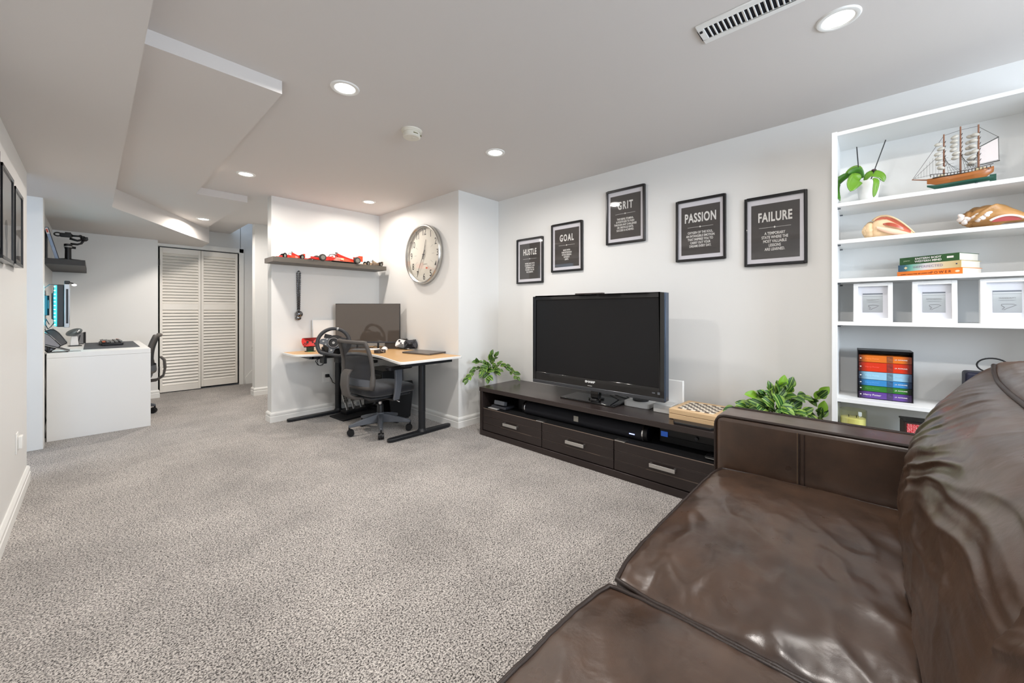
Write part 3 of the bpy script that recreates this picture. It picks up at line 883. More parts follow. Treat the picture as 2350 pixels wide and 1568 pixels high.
obj('calendar_window', G().box(.03, -.148, .0122, .062, -.132, .0126).move(MC), M_red, dial)
def hand(name, ang, ln, w, z, back=.05):
    a = R(90 - ang)
    M = Matrix.Rotation(a, 4, 'Z')
    g = G().add([(-back, -w, z), (ln, -w * .35, z), (ln, w * .35, z), (-back, w, z), (-back, -w, z + .0015), (ln, -w * .35, z + .0015), (ln, w * .35, z + .0015), (-back, w, z + .0015)],
                [(0, 3, 2, 1), (4, 5, 6, 7), (0, 1, 5, 4), (1, 2, 6, 5), (2, 3, 7, 6), (3, 0, 4, 7)])
    obj(name, g.move(MC @ M), M_num, ck)
hand('hour_hand', 14, .155, .0055, .018)
hand('minute_hand', 209, .225, .0046, .022)
hand('second_hand', 206, .12, .0012, .026, .10)
obj('centre_cap', G().cyl((0, 0, .012), (0, 0, .029), .007).move(MC), M_num, ck)
obj('glass', G().lathe([(0, .040), (Rc - .022, .040)], 64, M=MC, cap=False), M_glass, ck, smooth=True)

# ---------------------------------------------------------------- shelf with race cars
M_taupe = mat('taupe_laminate', srgb(92, 86, 78), .45, var=.1, vscale=4, stretch=(1, 30, 30))
fs_ = thing('floating_shelf', 'long dark taupe floating shelf carrying toy race cars above the corner desk', 'shelf', (1.708, 4.2075, 1.564))
obj('board', G().box(-.575, -.1275, 0, .575, .1275, .046), M_taupe, fs_, bevel=.0012)
obj('edge_band', G().box(-.577, -.128, 0, -.575, .1275, .046), mat('edge_band_grey', srgb(120, 112, 106), .5), fs_)

M_rubber = mat('tyre_rubber', srgb(52, 50, 48), .7)
M_hub = mat('wheel_hub', srgb(128, 126, 118), .4, metal=.3)
def racecar(name, label, loc, L, body, acc, dark, rz=0):
    """open-wheel racing car, nose towards -X, length L"""
    k = L / .56
    t = thing(name, label, 'toy car', loc, rz, 'model race cars on the floating shelf')
    def B(x0, y0, z0, x1, y1, z1): return (x0 * k, y0 * k, z0 * k, x1 * k, y1 * k, z1 * k)
    def hull(secs):                       # (x, half width, z0, z1) sections -> faceted body
        vs = []; fs = []
        for x, w, a, b in secs:
            vs += [(x * k, -w * k, a * k), (x * k, w * k, a * k), (x * k, w * .8 * k, b * k), (x * k, -w * .8 * k, b * k)]
        for i in range(len(secs) - 1):
            for j in range(4):
                l = (j + 1) % 4
                fs.append((i * 4 + j, i * 4 + l, i * 4 + 4 + l, i * 4 + 4 + j))
        fs += [(0, 1, 2, 3), tuple(len(vs) - 4 + j for j in range(4))]
        return G().add(vs, fs)
    obj('body', hull([(-.245, .012, .018, .024), (-.20, .018, .016, .034), (-.13, .026, .014, .050), (-.06, .036, .014, .058), (-.02, .040, .014, .052), (.03, .034, .014, .050)]), body, t)
    obj('side_pod', hull([(-.035, .062, .014, .022), (-.01, .082, .012, .052), (.06, .084, .012, .050), (.14, .060, .012, .036), (.20, .030, .014, .030)]), acc, t)
    obj('engine_cover', hull([(.01, .022, .05, .086), (.025, .026, .05, .100), (.05, .022, .05, .090), (.12, .018, .04, .070), (.20, .012, .03, .050)]), body, t)
    obj('air_intake', G().box(*B(.008, -.014, .100, .024, .014, .110)), dark, t)
    obj('floor_plate', G().box(*B(-.06, -.09, .008, .23, .09, .013)), dark, t)
    obj('front_wing', G().box(*B(-.275, -.095, .010, -.235, .095, .015)).box(*B(-.262, -.095, .018, -.228, .095, .022)).box(*B(-.275, -.097, .010, -.225, -.093, .032)).box(*B(-.275, .093, .010, -.225, .097, .032)), body, t)
    obj('rear_wing', G().box(*B(.232, -.062, .080, .262, .062, .085)).box(*B(.24, -.062, .070, .27, .062, .073)).box(*B(.228, -.066, .030, .275, -.062, .090)).box(*B(.228, .062, .030, .275, .066, .090)), acc, t)
    pts = [(-.065, 0, .060), (-.05, 0, .082), (-.02, 0, .088), (.01, .018, .084), (.022, .03, .062)]
    pts2 = [(x, -y, z) for x, y, z in pts]
    obj('halo', G().tube([tuple(c * k for c in p) for p in pts], .0032 * k, 6).tube([tuple(c * k for c in p) for p in pts2], .0032 * k, 6), dark, t)
    for wx, wr, ww in ((-.155, .034, .028), (.205, .035, .036)):
        for sy in (-1, 1):
            y = sy * .078
            w = obj('wheel', G().lathe([(.018, -ww / 2 * k), (wr * .93 * k, -ww / 2 * k), (wr * k, -ww * .35 * k), (wr * k, ww * .35 * k), (wr * .93 * k, ww / 2 * k), (.018, ww / 2 * k)], 24, c=(wx * k, y * k, wr * k), M=Matrix.Rotation(R(90), 4, 'X')), M_rubber, t, smooth=35)
            obj('hub', G().lathe([(wr * .62 * k, -.0505 * k * ww / .1 * 1.02), (wr * .62 * k, .0505 * k * ww / .1 * 1.02)], 16, c=(wx * k, y * k, wr * k), M=Matrix.Rotation(R(90), 4, 'X')), M_hub, w)
        obj('suspension', G().tube([(wx * k, -.07 * k, wr * k), (wx * k + .01 * k, 0, .032 * k), (wx * k, .07 * k, wr * k)], .003 * k, 6), dark, t)
    return t
M_carred = mat('toy_red', srgb(200, 36, 24), .3, spec=.6)
M_caror = mat('toy_scarlet', srgb(214, 70, 42), .32)
M_cardk = mat('toy_black', srgb(48, 44, 40), .5)
M_carbr = mat('toy_bronze', srgb(150, 128, 104), .4, var=.5, vscale=60)
M_carbr2 = mat('toy_dark_bronze', srgb(96, 80, 66), .45, var=.4, vscale=60)
M_white2 = mat('toy_cream', srgb(224, 210, 170), .5)
rca = racecar('model_race_car', 'small red toy race car at the left end of the floating shelf', (1.315, 4.17, 1.61), .24, M_carred, M_caror, M_cardk)
big = racecar('model_race_car', 'large red toy race car with big wheels in the middle of the shelf', (1.735, 4.165, 1.61), .56, M_carred, M_caror, M_cardk)
obj('badge', G().box(.028, -.086, .026, .058, -.0835, .044), M_white2, big)
obj('mirror', G().box(-.055, -.07, .054, -.045, -.05, .062).box(-.055, .05, .054, -.045, .07, .062), M_carred, big)
rcb = racecar('model_race_car', 'small bronze and black toy race car at the right end of the shelf', (2.155, 4.17, 1.61), .24, M_carbr, M_carbr2, M_cardk)

for q in (rca, rcb):
    q.scale = (1, 1.15, 1.5)
# lanyard with a pendant skull-like knob
ly = thing('hanging_chain', 'dark braided chain with a shiny round pendant hung under the race car shelf', 'chain', (1.434, 4.335, 1.03))
M_braid = mat('gunmetal', (.19, .19, .20, 1), .25, metal=.9)
obj('hook', G().cyl((0, 0, .476), (0, -.02, .478), .005, n=10), M_steel, ly)
for sx_ in (-1, 1):
    g = G()
    lk = mesh_of('link', G().tube([(.0095 * cos(a * pi / 5), 0, .0072 * sin(a * pi / 5)) for a in range(10)], .0030, 6, closed=True), M_braid, smooth=True)
    st = obj('strand', G().tube([(0, -.016, .484), (sx_ * .010, -.016, .478), (sx_ * .013, -.014, .46), (sx_ * .010, -.013, .25), (sx_ * .006, -.013, .075)], .0035, 8), M_braid, ly, smooth=True)
    for i in range(34):
        z = .078 + i * .0115
        o = obj('link', lk, None, st)
        o.location = (sx_ * (.006 + .007 * (i / 34)), -.013, z); o.rotation_euler = (R(20), 0, R(40 + (i % 2) * 80))
obj('pendant', G().ball((0, -.026, .038), (.036, .024, .034), 20, 14).ball((-.008, -.026, -.002), (.029, .021, .024), 20, 14), mat('dark_chrome', (.20, .20, .21, 1), .08, metal=1), ly, smooth=True)
obj('pendant_ring', G().tube([(.008 * cos(a * pi / 6), -.016, .072 + .008 * sin(a * pi / 6)) for a in range(12)], .002, 6, closed=True), M_chrome, ly, smooth=True)

# ---------------------------------------------------------------- corner desk
DZ = .69
dk = thing('corner_desk', 'L-shaped corner desk with a light wood top and white edge on black steel legs', 'desk', (1.85, 3.7, 0))
def dloc(g): return g.move(Matrix.Translation((-1.85, -3.7, 0)))
def smooth_poly(P, rs, n=6):
    out = []
    m = len(P)
    for i in range(m):
        p, a, b = V(P[i]), V(P[i - 1]), V(P[(i + 1) % m])
        r = rs[i]
        if r <= 0:
            out.append(tuple(p)); continue
        d0 = (a - p).normalized(); d1 = (b - p).normalized()
        q0, q1 = p + d0 * r, p + d1 * r
        for k in range(n + 1):
            t = k / n
            out.append(tuple(q0 * (1 - t) ** 2 + p * 2 * t * (1 - t) + q1 * t * t))
    return out
DP = [(1.27, 4.30), (1.27, 3.955), (1.50, 3.83), (1.79, 3.80), (1.79, 3.36), (1.655, 2.745), (2.30, 2.745), (2.30, 4.30)]
outl = smooth_poly(DP, [.03, .07, .08, .09, .16, .07, .03, .02])
M_bamb = mat('bamboo_top', srgb(208, 168, 118), .38, var=.16, vscale=3, stretch=(2, 26, 2))
obj('tabletop', dloc(G().prism(outl, DZ - .022, DZ - .001)), M_white, dk, bevel=.003)
inn = []
c_ = V((2.0, 3.95))
m_ = len(outl)
for i in range(m_):
    p, a, b = V(outl[i]), V(outl[i - 1]), V(outl[(i + 1) % m_])
    t = (b - a).normalized(); nrm = V((-t.y, t.x))       # inward for CCW, outward for CW
    inn.append(p + nrm * .010)
area = sum(outl[i - 1][0] * outl[i][1] - outl[i][0] * outl[i - 1][1] for i in range(m_))
if area < 0:
    inn = [V(outl[i]) * 2 - inn[i] for i in range(m_)]
obj('wood_surface', dloc(G().prism([tuple(p) for p in inn], DZ - .003, DZ)), M_bamb, dk)
g = G()
g.box(1.42, 3.93, DZ - .055, 2.22, 3.97, DZ - .023)
g.box(1.42, 4.20, DZ - .055, 2.22, 4.24, DZ - .023)
obj('under_frame', dloc(g), M_steel, dk, bevel=.002)
obj('under_frame', dloc(G().box(1.40, 3.93, DZ - .052, 1.44, 4.24, DZ - .023)), M_steel, dk, bevel=.002)
obj('under_frame', dloc(G().box(1.73, 2.80, DZ - .052, 2.22, 2.86, DZ - .023).box(1.85, 2.86, DZ - .05, 1.89, 3.95, DZ - .023).box(2.16, 2.86, DZ - .05, 2.20, 4.2, DZ - .023)), M_steel, dk, bevel=.002)
for lx, ly_, f0, f1 in ((1.80, 4.235, 1.30, 2.15), (2.0, 2.955, 1.665, 2.31)):
    lg = obj('leg', dloc(G().lathe([(.031, .05), (.031, DZ - .03)], 28, c=(lx, ly_, 0))), M_steel, dk, smooth=35)
    obj('lower_tube', dloc(G().lathe([(.046, .030), (.038, .038), (.030, .055), (.027, .08), (.027, .20), (.033, .202), (.033, .206)], 28, c=(lx, ly_, 0))), M_steel, lg, smooth=50)
    ft = [(f0, ly_ - .016), (f0 + .03, ly_ - .030), (lx, ly_ - .038), (f1 - .03, ly_ - .030), (f1, ly_ - .016), (f1, ly_ + .016), (f1 - .03, ly_ + .030), (lx, ly_ + .038), (f0 + .03, ly_ + .030), (f0, ly_ + .016)]
    obj('foot', dloc(G().prism(ft, .004, .030)), M_steel, dk, bevel=.006, seg=3)

# monitor
mn = thing('monitor', 'large frameless monitor standing in the corner of the wooden desk', 'monitor', (2.012, 3.991, DZ), R(YAW - 90))
# local frame: x right as seen from the room, y away, z up
M_mscr = mat('monitor_glass', srgb(80, 73, 67), .07, spec=.9, coat=.3)
mx0, mx1, mz0, mz1 = -.3485, .3485, .066, .490
obj('screen', G().box(mx0 + .004, -.004, mz0 + .014, mx1 - .004, 0, mz1 - .004), M_mscr, mn)
obj('housing', G().box(mx0, 0, mz0, mx1, .022, mz1).box(mx0 + .1, .022, mz0 + .06, mx1 - .1, .05, mz1 - .12), M_black, mn, bevel=.003)
obj('chin', G().box(mx0, -.006, mz0 - .002, mx1, .004, mz0 + .014), M_dgrey, mn, bevel=.0015)
for sx_ in (-.113, .113):
    obj('foot', G().box(sx_ - .008, -.006, 0, sx_ + .008, .010, mz0 + .004).box(sx_ - .009, -.09, 0, sx_ + .009, .10, .006), M_black, mn, bevel=.0015)
# white panel leaning on the wall behind
obj_ = solo('leaning_whiteboard', G().box(-.17, 0, 0, .17, .006, .315), mat('panel_white', srgb(232, 230, 226), .4), 'thin white panel leaning on the wall behind the monitor', 'panel', (1.735, 4.285, DZ), bevel=.001)
obj('edge_strip', G().box(-.178, -.002, 0, -.170, .008, .317), M_brush, obj_)
obj_.rotation_euler = (R(-4), 0, 0)

# ---------------------------------------------------------------- steering wheel on its clamp
sw = thing('racing_wheel', 'black racing steering wheel clamped to the front edge of the corner desk', 'steering wheel', (1.53, 3.70, .80))
Nn = V((-.45, -.86, .28)).normalized()
Rx = V((-Nn.y, Nn.x, 0)).normalized()       # to the viewer's right
Up = Nn.cross(Rx).normalized()
if Up.z < 0: Up = -Up
Rx = Up.cross(Nn).normalized()
MW = Matrix((Rx, Up, Nn)).transposed().to_4x4() @ Matrix.Rotation(R(-14), 4, 'Z')
rw = .138
M_wrap = mat('wheel_leather', srgb(52, 53, 56), .5, bump=.3, bscale=500)
pts = []; rads = []
for i in range(64):
    a = 2 * pi * i / 64
    r = rw
    y = r * sin(a)
    if sin(a) < -.80: r = rw * .80 / max(.80, -sin(a)) * 1.0
    pts.append((r * cos(a), r * sin(a), 0))
    rads.append(.0152 + .0022 * max(0, cos(2 * (a - .6))) + .002 * max(0, cos(2 * (a + .6))))
rim = obj('rim', G().tube(pts, rads, 14, closed=True).move(MW), M_wrap, sw, smooth=True)
obj('centre_mark', G().tube([(rw * cos(R(q)), rw * sin(R(q)), 0) for q in (87, 90, 93)], .0155, 14).move(MW), M_silver, rim, smooth=35)
hubp = smooth_poly([(-.045, .038), (-.075, .03), (-.118, .012), (-.122, -.030), (-.07, -.035), (-.028, -.050), (-.020, -.105), (.020, -.105), (.028, -.050), (.07, -.035), (.122, -.030), (.118, .012), (.075, .03), (.045, .038)], [.01] * 14, 3)
obj('spokes', G().prism(hubp, -.010, .002).move(MW), M_grey, sw, bevel=.003)
obj('hub', G().lathe([(.050, -.03), (.050, .008), (.044, .014), (.036, .014), (.034, .010), (0, .010)], 36).move(MW), M_black, sw, smooth=35)
obj('hub_ring', G().lathe([(.047, .009), (.047, .016), (.043, .016), (.043, .009)], 36, cap=False).move(MW), M_chrome, sw, smooth=35)
obj('hub_emblem', G().lathe([(.012, .010), (.012, .013), (0, .013)], 20).move(MW), M_silver, sw)
for px, py, rr, mm_ in ((-.062, .022, .0075, M_silver), (-.088, -.005, .0085, M_silver), (-.062, -.028, .006, M_silver), (.062, .026, .0055, mat('button_red', srgb(190, 30, 40), .4)), (.075, .010, .0055, M_silver), (.058, -.002, .0055, M_silver), (.088, -.01, .0055, M_silver), (.065, -.028, .006, M_silver), (0, -.072, .009, M_silver)):
    obj('button', G().cyl((px, py, 0), (px, py, .009), rr, n=14).move(MW), mm_, sw)
obj('paddle', G().box(-.10, .035, -.03, -.04, .075, -.024).move(MW), M_black, sw, bevel=.004)
obj('paddle', G().box(.04, .035, -.03, .10, .075, -.024).move(MW), M_black, sw, bevel=.004)
g = G().lathe([(.058, -.03), (.070, -.06), (.095, -.085), (.105, -.13), (.08, -.17)], 32).move(MW)
obj('motor_housing', g, M_black, sw, smooth=45)
obj('base_block', G().prism(smooth_poly([(-.12, -.02), (.12, -.02), (.10, .16), (-.10, .16)], [.02] * 4), -.105, -.04).move(Matrix.Translation((.05, .09, 0)) @ Matrix.Rotation(R(-28), 4, 'Z')), M_black, sw, bevel=.01)
obj('clamp', G().box(-.05, .10, -.20, -.02, .20, -.135).box(.07, .06, -.20, .10, .16, -.135).box(-.045, .09, -.14, .095, .14, -.10), M_black, sw, bevel=.004)
cbl = G()
def loops(c, n, r, seed, rr=.0022, dz=-.05):
    rnd = random.Random(seed); out = G()
    for k in range(n):
        pts = []
        ph = rnd.random() * 6
        for i in range(13):
            a = 2 * pi * i / 12 + ph
            pts.append((c[0] + r * (.6 + .5 * rnd.random()) * cos(a), c[1] + .02 * sin(a * 2 + ph), c[2] + dz * .5 + r * .8 * sin(a)))
        out.tube(pts, rr, 6)
    return out
solo('cable_bundle', loops((1.50, 3.93, .63), 4, .045, 3), M_black, 'thin looped black cables hanging under the desk below the steering wheel', 'cable', group=None)
solo('cable_loop', loops((1.83, 3.98, .55), 1, .07, 9, .006).tube([(1.86, 3.98, .60), (1.83, 3.99, .66), (1.84, 4.0, .668)], .006, 8), M_black, 'thick black cable looped beside the back desk leg', 'cable')

# ---------------------------------------------------------------- game controllers
def controller(name, label, loc, rz, tilt, body, pad, grp='game controllers on the corner desk', s=1.0):
    t = thing(name, label, 'game controller', loc, rz, grp)
    P = [(-.035, .030), (-.055, .028), (-.070, .012), (-.078, -.020), (-.074, -.052), (-.062, -.060), (-.048, -.042), (-.035, -.022), (-.018, -.016),
         (.018, -.016), (.035, -.022), (.048, -.042), (.062, -.060), (.074, -.052), (.078, -.020), (.070, .012), (.055, .028), (.035, .030)]
    M = Matrix.Translation((0, 0, 0)) @ Matrix.Rotation(R(tilt[0]), 4, 'X') @ Matrix.Rotation(R(tilt[1]), 4, 'Z') @ Matrix.Scale(s, 4)
    b = obj('shell', G().prism(smooth_poly(P, [.008] * len(P), 3), -.018, .014).move(M), body, t, bevel=.010, seg=4)
    for px, py, r in ((-.045, .008, .0105), (.024, -.010, .0105)):
        o = obj('thumb_stick', G().lathe([(.006, .014), (.006, .020), (r, .021), (r, .025), (r * .6, .024)], 18, c=(px, py, 0)).move(M), pad, t, smooth=35)
    for px, py in ((.047, .018), (.047, -.004), (.036, .007), (.058, .007)):
        obj('button', G().cyl((px, py, .013), (px, py, .018), .0045, n=12).move(M), pad, t)
    obj('direction_pad', G().box(-.032, -.013, .013, -.014, -.007, .018).box(-.026, -.019, .013, -.020, -.001, .018).move(M), pad, t)
    obj('bumper', G().box(-.058, .026, -.008, -.024, .036, .006).box(.024, .026, -.008, .058, .036, .006).box(-.012, .026, -.010, .012, .034, .004).move(M), pad, t, bevel=.003)
    return t
M_cred = mat('controller_red', srgb(212, 36, 28), .22, spec=.6)
M_cwht = mat('controller_white', srgb(232, 232, 232), .4)
rc_ = controller('game_controller', 'red game controller propped upside down on a small green stand', (1.492, 4.17, DZ + .080), R(-22), (72, 182), M_cred, M_black)
obj('charging_stand', G().prism(smooth_poly([(-.05, -.035), (.05, -.035), (.05, .035), (-.05, .035)], [.02] * 4), -.080, -.074).prism(smooth_poly([(-.035, -.02), (.035, -.02), (.03, .025), (-.03, .025)], [.008] * 4), -.074, -.035), mat('stand_dark_green', srgb(30, 50, 38), .4), rc_, bevel=.002)
obj('green_ring', G().tube([(.05 * cos(a * pi / 12), .036 * sin(a * pi / 12), -.078) for a in range(24)], .0025, 6, closed=True), mat('stand_green', srgb(30, 150, 80), .4), rc_)
controller('game_controller', 'white game controller leaning against the black box on the desk', (2.245, 3.655, DZ + .068), R(-44), (70, -14), M_cwht, M_black)
controller('game_controller', 'black game controller behind the white one, next to the clock wall', (2.285, 3.585, DZ + .070), R(-62), (72, 4), M_dgrey, M_black)
bx = thing('dark_box', 'plain dark box standing behind the two game controllers', 'box', (2.235, 3.79, DZ), R(-52))
obj('case', G().box(-.115, -.03, 0, .115, .03, .108), mat('box_charcoal', srgb(62, 58, 54), .5), bx, bevel=.002)
obj('side_panel', G().box(.1152, -.028, .002, .1165, .028, .106), M_black, bx)
# laptop, keyboard, mouse, phone stand
lp = thing('laptop', 'closed space-grey laptop on the right wing of the corner desk', 'laptop', (2.185, 3.19, DZ), R(-78))
M_lap = mat('laptop_metal', (.22, .20, .19, 1), .38, metal=.8)
obj('base', G().prism(rrect(-.178, -.122, .178, .122, .012), .002, .009), M_lap, lp, bevel=.002)
obj('lid', G().prism(rrect(-.178, -.122, .178, .122, .012), .0105, .016), M_lap, lp, bevel=.002)
kb = thing('keyboard', 'small white keyboard in front of the large monitor', 'keyboard', (1.945, 3.90, DZ), R(-45))
obj('case', G().box(-.14, -.05, .001, .14, .05, .010), M_white, kb, bevel=.003)
kk = mesh_of('key', G().box(-.0075, -.0075, 0, .0075, .0075, .004), M_cwht)
for r_ in range(5):
    for c_i in range(14):
        o = obj('key', kk, None, kb); o.location = (-.124 + c_i * .019, -.038 + r_ * .019, .010)
ms = thing('computer_mouse', 'white mouse beside the small white keyboard', 'computer mouse', (2.085, 3.765, DZ), R(-30))
obj('shell', G().ball((0, 0, .006), (.032, .055, .030), 24, 16), M_cwht, ms, smooth=True)
obj('underside', G().prism(rrect(-.030, -.052, .030, .052, .028), .0, .008), M_white, ms)
# cut-off below desk handled by resting depth
nt_ = thing('desk_mount_box', 'small brown rounded box with a chrome clip at the desk edge behind the chair', 'box', (1.90, 3.52, DZ), R(20))
obj('case', G().prism(rrect(-.055, -.035, .055, .035, .02), .0, .032), mat('box_brown', srgb(66, 58, 54), .35), nt_, bevel=.004)
obj('clip', G().tube([(-.03, -.036, .03), (-.02, -.045, .02), (.0, -.046, .01), (.01, -.04, .03)], .003, 8), M_chrome, nt_)
solo('desk_cables', G().tube([(2.02, 4.05, DZ + .01), (2.08, 4.02, DZ + .004), (2.13, 4.06, DZ + .02), (2.20, 4.0, DZ + .006), (2.28, 3.95, DZ + .004)], .003, 6).tube([(2.0, 4.08, DZ + .02), (2.1, 4.1, DZ + .004), (2.2, 4.02, DZ + .01), (2.27, 3.9, DZ + .004)], .0025, 6), M_black,
     'thin dark cables lying on the desk under the monitor', 'cable')

# under the desk: pedals, computer case, bag, power plug
pdl = thing('pedal_set', 'black pedal base with three perforated silver pedals under the desk', 'pedals', (1.84, 4.03, 0), R(8))
obj('base', G().prism([(-.18, -.16), (.22, -.16), (.24, .12), (-.16, .12)], 0, .016), M_blackm, pdl, bevel=.003)
obj('heel_rest', G().prism([(-.05, .0), (.21, .0), (.23, .12), (-.04, .12)], .016, .05), M_black, pdl, bevel=.006)
for i, px in enumerate((.0, .075, .165)):
    pv = thing_plain = None
    a = obj('pedal', G().box(-.012, -.006, 0, .012, .006, .17).box(-.026, -.012, .085, .026, -.005, .175).move(Matrix.Translation((px, .05, .045)) @ Matrix.Rotation(R(-24), 4, 'X')), M_brush, pdl, bevel=.002)
    for hx_ in (-.013, .013):
        for hz_ in (.105, .13, .155):
            obj('hole', G().cyl((hx_, -.0135, hz_), (hx_, -.0118, hz_), .0045, n=10).move(Matrix.Translation((px, .05, .045)) @ Matrix.Rotation(R(-24), 4, 'X')), M_black, a)
pc = thing('computer_case', 'black computer tower standing under the corner desk by the wall', 'computer', (2.185, 3.985, 0), 0)
obj('case', G().box(-.11, -.19, .03, .13, .22, .46), M_black, pc, bevel=.005)
obj('side_window', G().box(-.113, -.17, .06, -.1105, .19, .42), M_gloss, pc)
obj('fan', G().lathe([(.045, 0), (.045, .006), (.028, .006), (.028, 0)], 24, cap=False, c=(-.113, -.08, .13), M=Matrix.Rotation(R(-90), 4, 'Y')), M_chrome, pc, smooth=30)
for a in (-.08, .10):
    obj('foot', G().box(a - .02, -.17, 0, a + .02, .2, .032), M_blackm, pc)
bg = thing('waste_bin', 'black tapered bin with a white tag behind the office chair', 'bin', (2.175, 3.60, 0), R(-30))
g = G()
g.add([(-.095, -.085, .012), (.095, -.085, .012), (.095, .085, .012), (-.095, .085, .012), (-.125, -.108, .355), (.125, -.108, .355), (.125, .108, .355), (-.125, .108, .355)],
      [(0, 3, 2, 1), (4, 5, 6, 7), (0, 1, 5, 4), (1, 2, 6, 5), (2, 3, 7, 6), (3, 0, 4, 7)])
obj('body', g, M_blackm, bg, bevel=.01, seg=3)
obj('tag', G().box(.055, -.1085, .285, .066, -.104, .315), M_white, bg)
obj('base', G().box(-.08, -.08, 0, .08, .08, .014), M_black, bg, bevel=.003)
ol = thing('wall_outlet', 'white wall outlet with a black plug beside the back desk leg', 'outlet', (1.715, 4.335, .385))
obj('plate', G().box(-.036, -.006, -.058, .036, 0, .058), M_trim, ol, bevel=.002)
obj('plug', G().box(-.018, -.034, -.002, .022, -.006, .032), M_black, ol, bevel=.006)
obj('plug_cord', G().tube([(.02, -.03, .012), (.04, -.03, -.02), (.055, -.03, -.06), (.09, -.035, -.088), (.13, -.04, -.095)], .004, 8), M_black, ol, smooth=True)
solo('leg_cable', G().tube([(1.845, 4.20, .60), (1.845, 4.19, .45), (1.84, 4.19, .30), (1.86, 4.17, .27)], .005, 8).tube([(1.85, 4.18, .29), (1.88, 4.17, .2), (1.92, 4.16, .10), (1.96, 4.14, .05)], .002, 6), M_black, 'black cord running down the back desk leg to the pedals', 'cable')

# ---------------------------------------------------------------- office chairs
M_cfab = mat('seat_fabric', srgb(30, 31, 36), .85, bump=.4, bscale=700, sheen=.3)
M_cpl = mat('chair_plastic', srgb(88, 92, 99), .42, spec=.6)
M_cpb = mat('chair_frame_grey', srgb(84, 80, 77), .5)
M_cpd = mat('chair_plastic_dark', srgb(44, 46, 50), .45)
def mesh_net():
    m = bpy.data.materials.new('chair_mesh_net'); m.use_nodes = True
    nt = m.node_tree; N = nt.nodes; L = nt.links; b = N['Principled BSDF']
    b.inputs['Base Color'].default_value = srgb(50, 51, 55); b.inputs['Roughness'].default_value = .8
    tr_ = N.new('ShaderNodeBsdfTransparent'); mx = N.new('ShaderNodeMixShader'); mx.inputs[0].default_value = .86
    L.new(tr_.outputs[0], mx.inputs[1]); L.new(b.outputs[0], mx.inputs[2]); L.new(mx.outputs[0], N['Material Output'].inputs['Surface'])
    return m
M_net = mesh_net()
def office_chair(name, label, loc, rz, base_rot):
    t = thing(name, label, 'office chair', loc, rz, 'mesh-back office chairs')
    # local: facing +X
    def seat(u, v):
        a, b = u * 2 * pi, v
        # closed rounded cushion by superellipse sections
        n = .38
        ct, st_ = cos(a), sin(a)
        ex = .245 * (abs(ct) ** n) * (1 if ct >= 0 else -1)
        ey = .240 * (abs(st_) ** n) * (1 if st_ >= 0 else -1)
        ph = (b - .5) * pi
        rr = max(0, cos(ph)) ** .28
        z = .043 * (1 if ph > 0 else -1) * abs(sin(ph)) ** .8
        x = ex * rr
        if ph > 0: z += .008 * (1 - (ey * rr / .24) ** 2) - .03 * max(0, x / .245 - .55) ** 1.2
        else: z -= .03 * max(0, x / .245 - .55) ** 1.2
        return (x + .01, ey * rr, .397 + z)
    obj('seat', G().grid(seat, 64, 20), M_cfab, t, smooth=True)
    obj('seat_pan', G().prism(rrect(-.20, -.20, .21, .20, .05), .335, .356), M_cpd, t, bevel=.006)
    obj('tilt_mechanism', G().prism(rrect(-.10, -.075, .12, .075, .02), .285, .337), M_black, t, bevel=.008)
    obj('lever', G().tube([(.04, -.07, .31), (.05, -.17, .30), (.06, -.21, .285)], .005, 8), M_chrome, t, smooth=True)
    obj('gas_lift', G().lathe([(.014, .20), (.014, .29)], 18), M_chrome, t, smooth=35)
    obj('lift_sleeve', G().lathe([(.030, .13), (.028, .238), (.024, .245)], 22), M_black, t, smooth=40)
    # five-star base
    for k in range(5):
        a = R(base_rot + 72 * k)
        M = Matrix.Rotation(a, 4, 'Z')
        secs = [(.02, .030, .085, .165), (.10, .024, .082, .148), (.20, .018, .080, .122), (.278, .014, .076, .098)]
        vs = []
        for x, w, z0, z1 in secs: vs += [(x, -w, z0), (x, w, z0), (x, w * .6, z1), (x, -w * .6, z1)]
        fs = [(i * 4 + j, i * 4 + (j + 1) % 4, i * 4 + 4 + (j + 1) % 4, i * 4 + 4 + j) for i in range(3) for j in range(4)] + [(0, 1, 2, 3), (12, 13, 14, 15)]
        lg = obj('leg', G().add(vs, fs).move(M), M_cpl if k != 1 else M_cpl, t, bevel=.006, seg=3)
        ca = obj('caster', G().cyl((.272, 0, .045), (.272, 0, .088), .008, n=12).tube([(.262, -.006, .034), (.262, .006, .034)], .030, 18).move(M), M_black, lg, smooth=35)
        for sy in (-1, 1):
            obj('caster_wheel', G().tube([(.262, sy * .008, .0285), (.262, sy * .024, .0285)], [.0285, .026], 22).move(M), M_black, lg, smooth=35)
    obj('hub', G().lathe([(.030, .075), (.038, .085), (.036, .165), (.030, .172)], 24), M_cpl, t, smooth=40)
    # backrest: bowed loop frame with net
    def bk(s, v):                      # s -1..1 across, v 0..1 up
        w = .235 * (1 - .10 * v ** 2)
        x = -.235 - .05 * v - .035 * sin(pi * v) * 0 - .030 * (v ** 2) * .3
        x += .035 * sin(v * pi * .9) * .9
        x += .030 * (s * s)            # wraps the sitter
        return (x - .02, s * w, .448 + .387 * v)
    loop = []
    N_ = 14
    for i in range(N_ + 1): loop.append(bk(-1, i / N_))
    for i in range(1, N_): loop.append(tuple(V(bk(-1 + 2 * i / N_, 1))))
    for i in range(N_ + 1): loop.append(bk(1, 1 - i / N_))
    for i in range(1, N_): loop.append(tuple(V(bk(1 - 2 * i / N_, 0))))
    rr = [.0165 + (.006 if N_ * 2 <= i_ <= N_ * 3 or i_ < 4 else 0) for i_ in range(len(loop))]
    bf = obj('back_frame', G().tube(loop, rr, 12, closed=True), M_cpb, t, smooth=True)
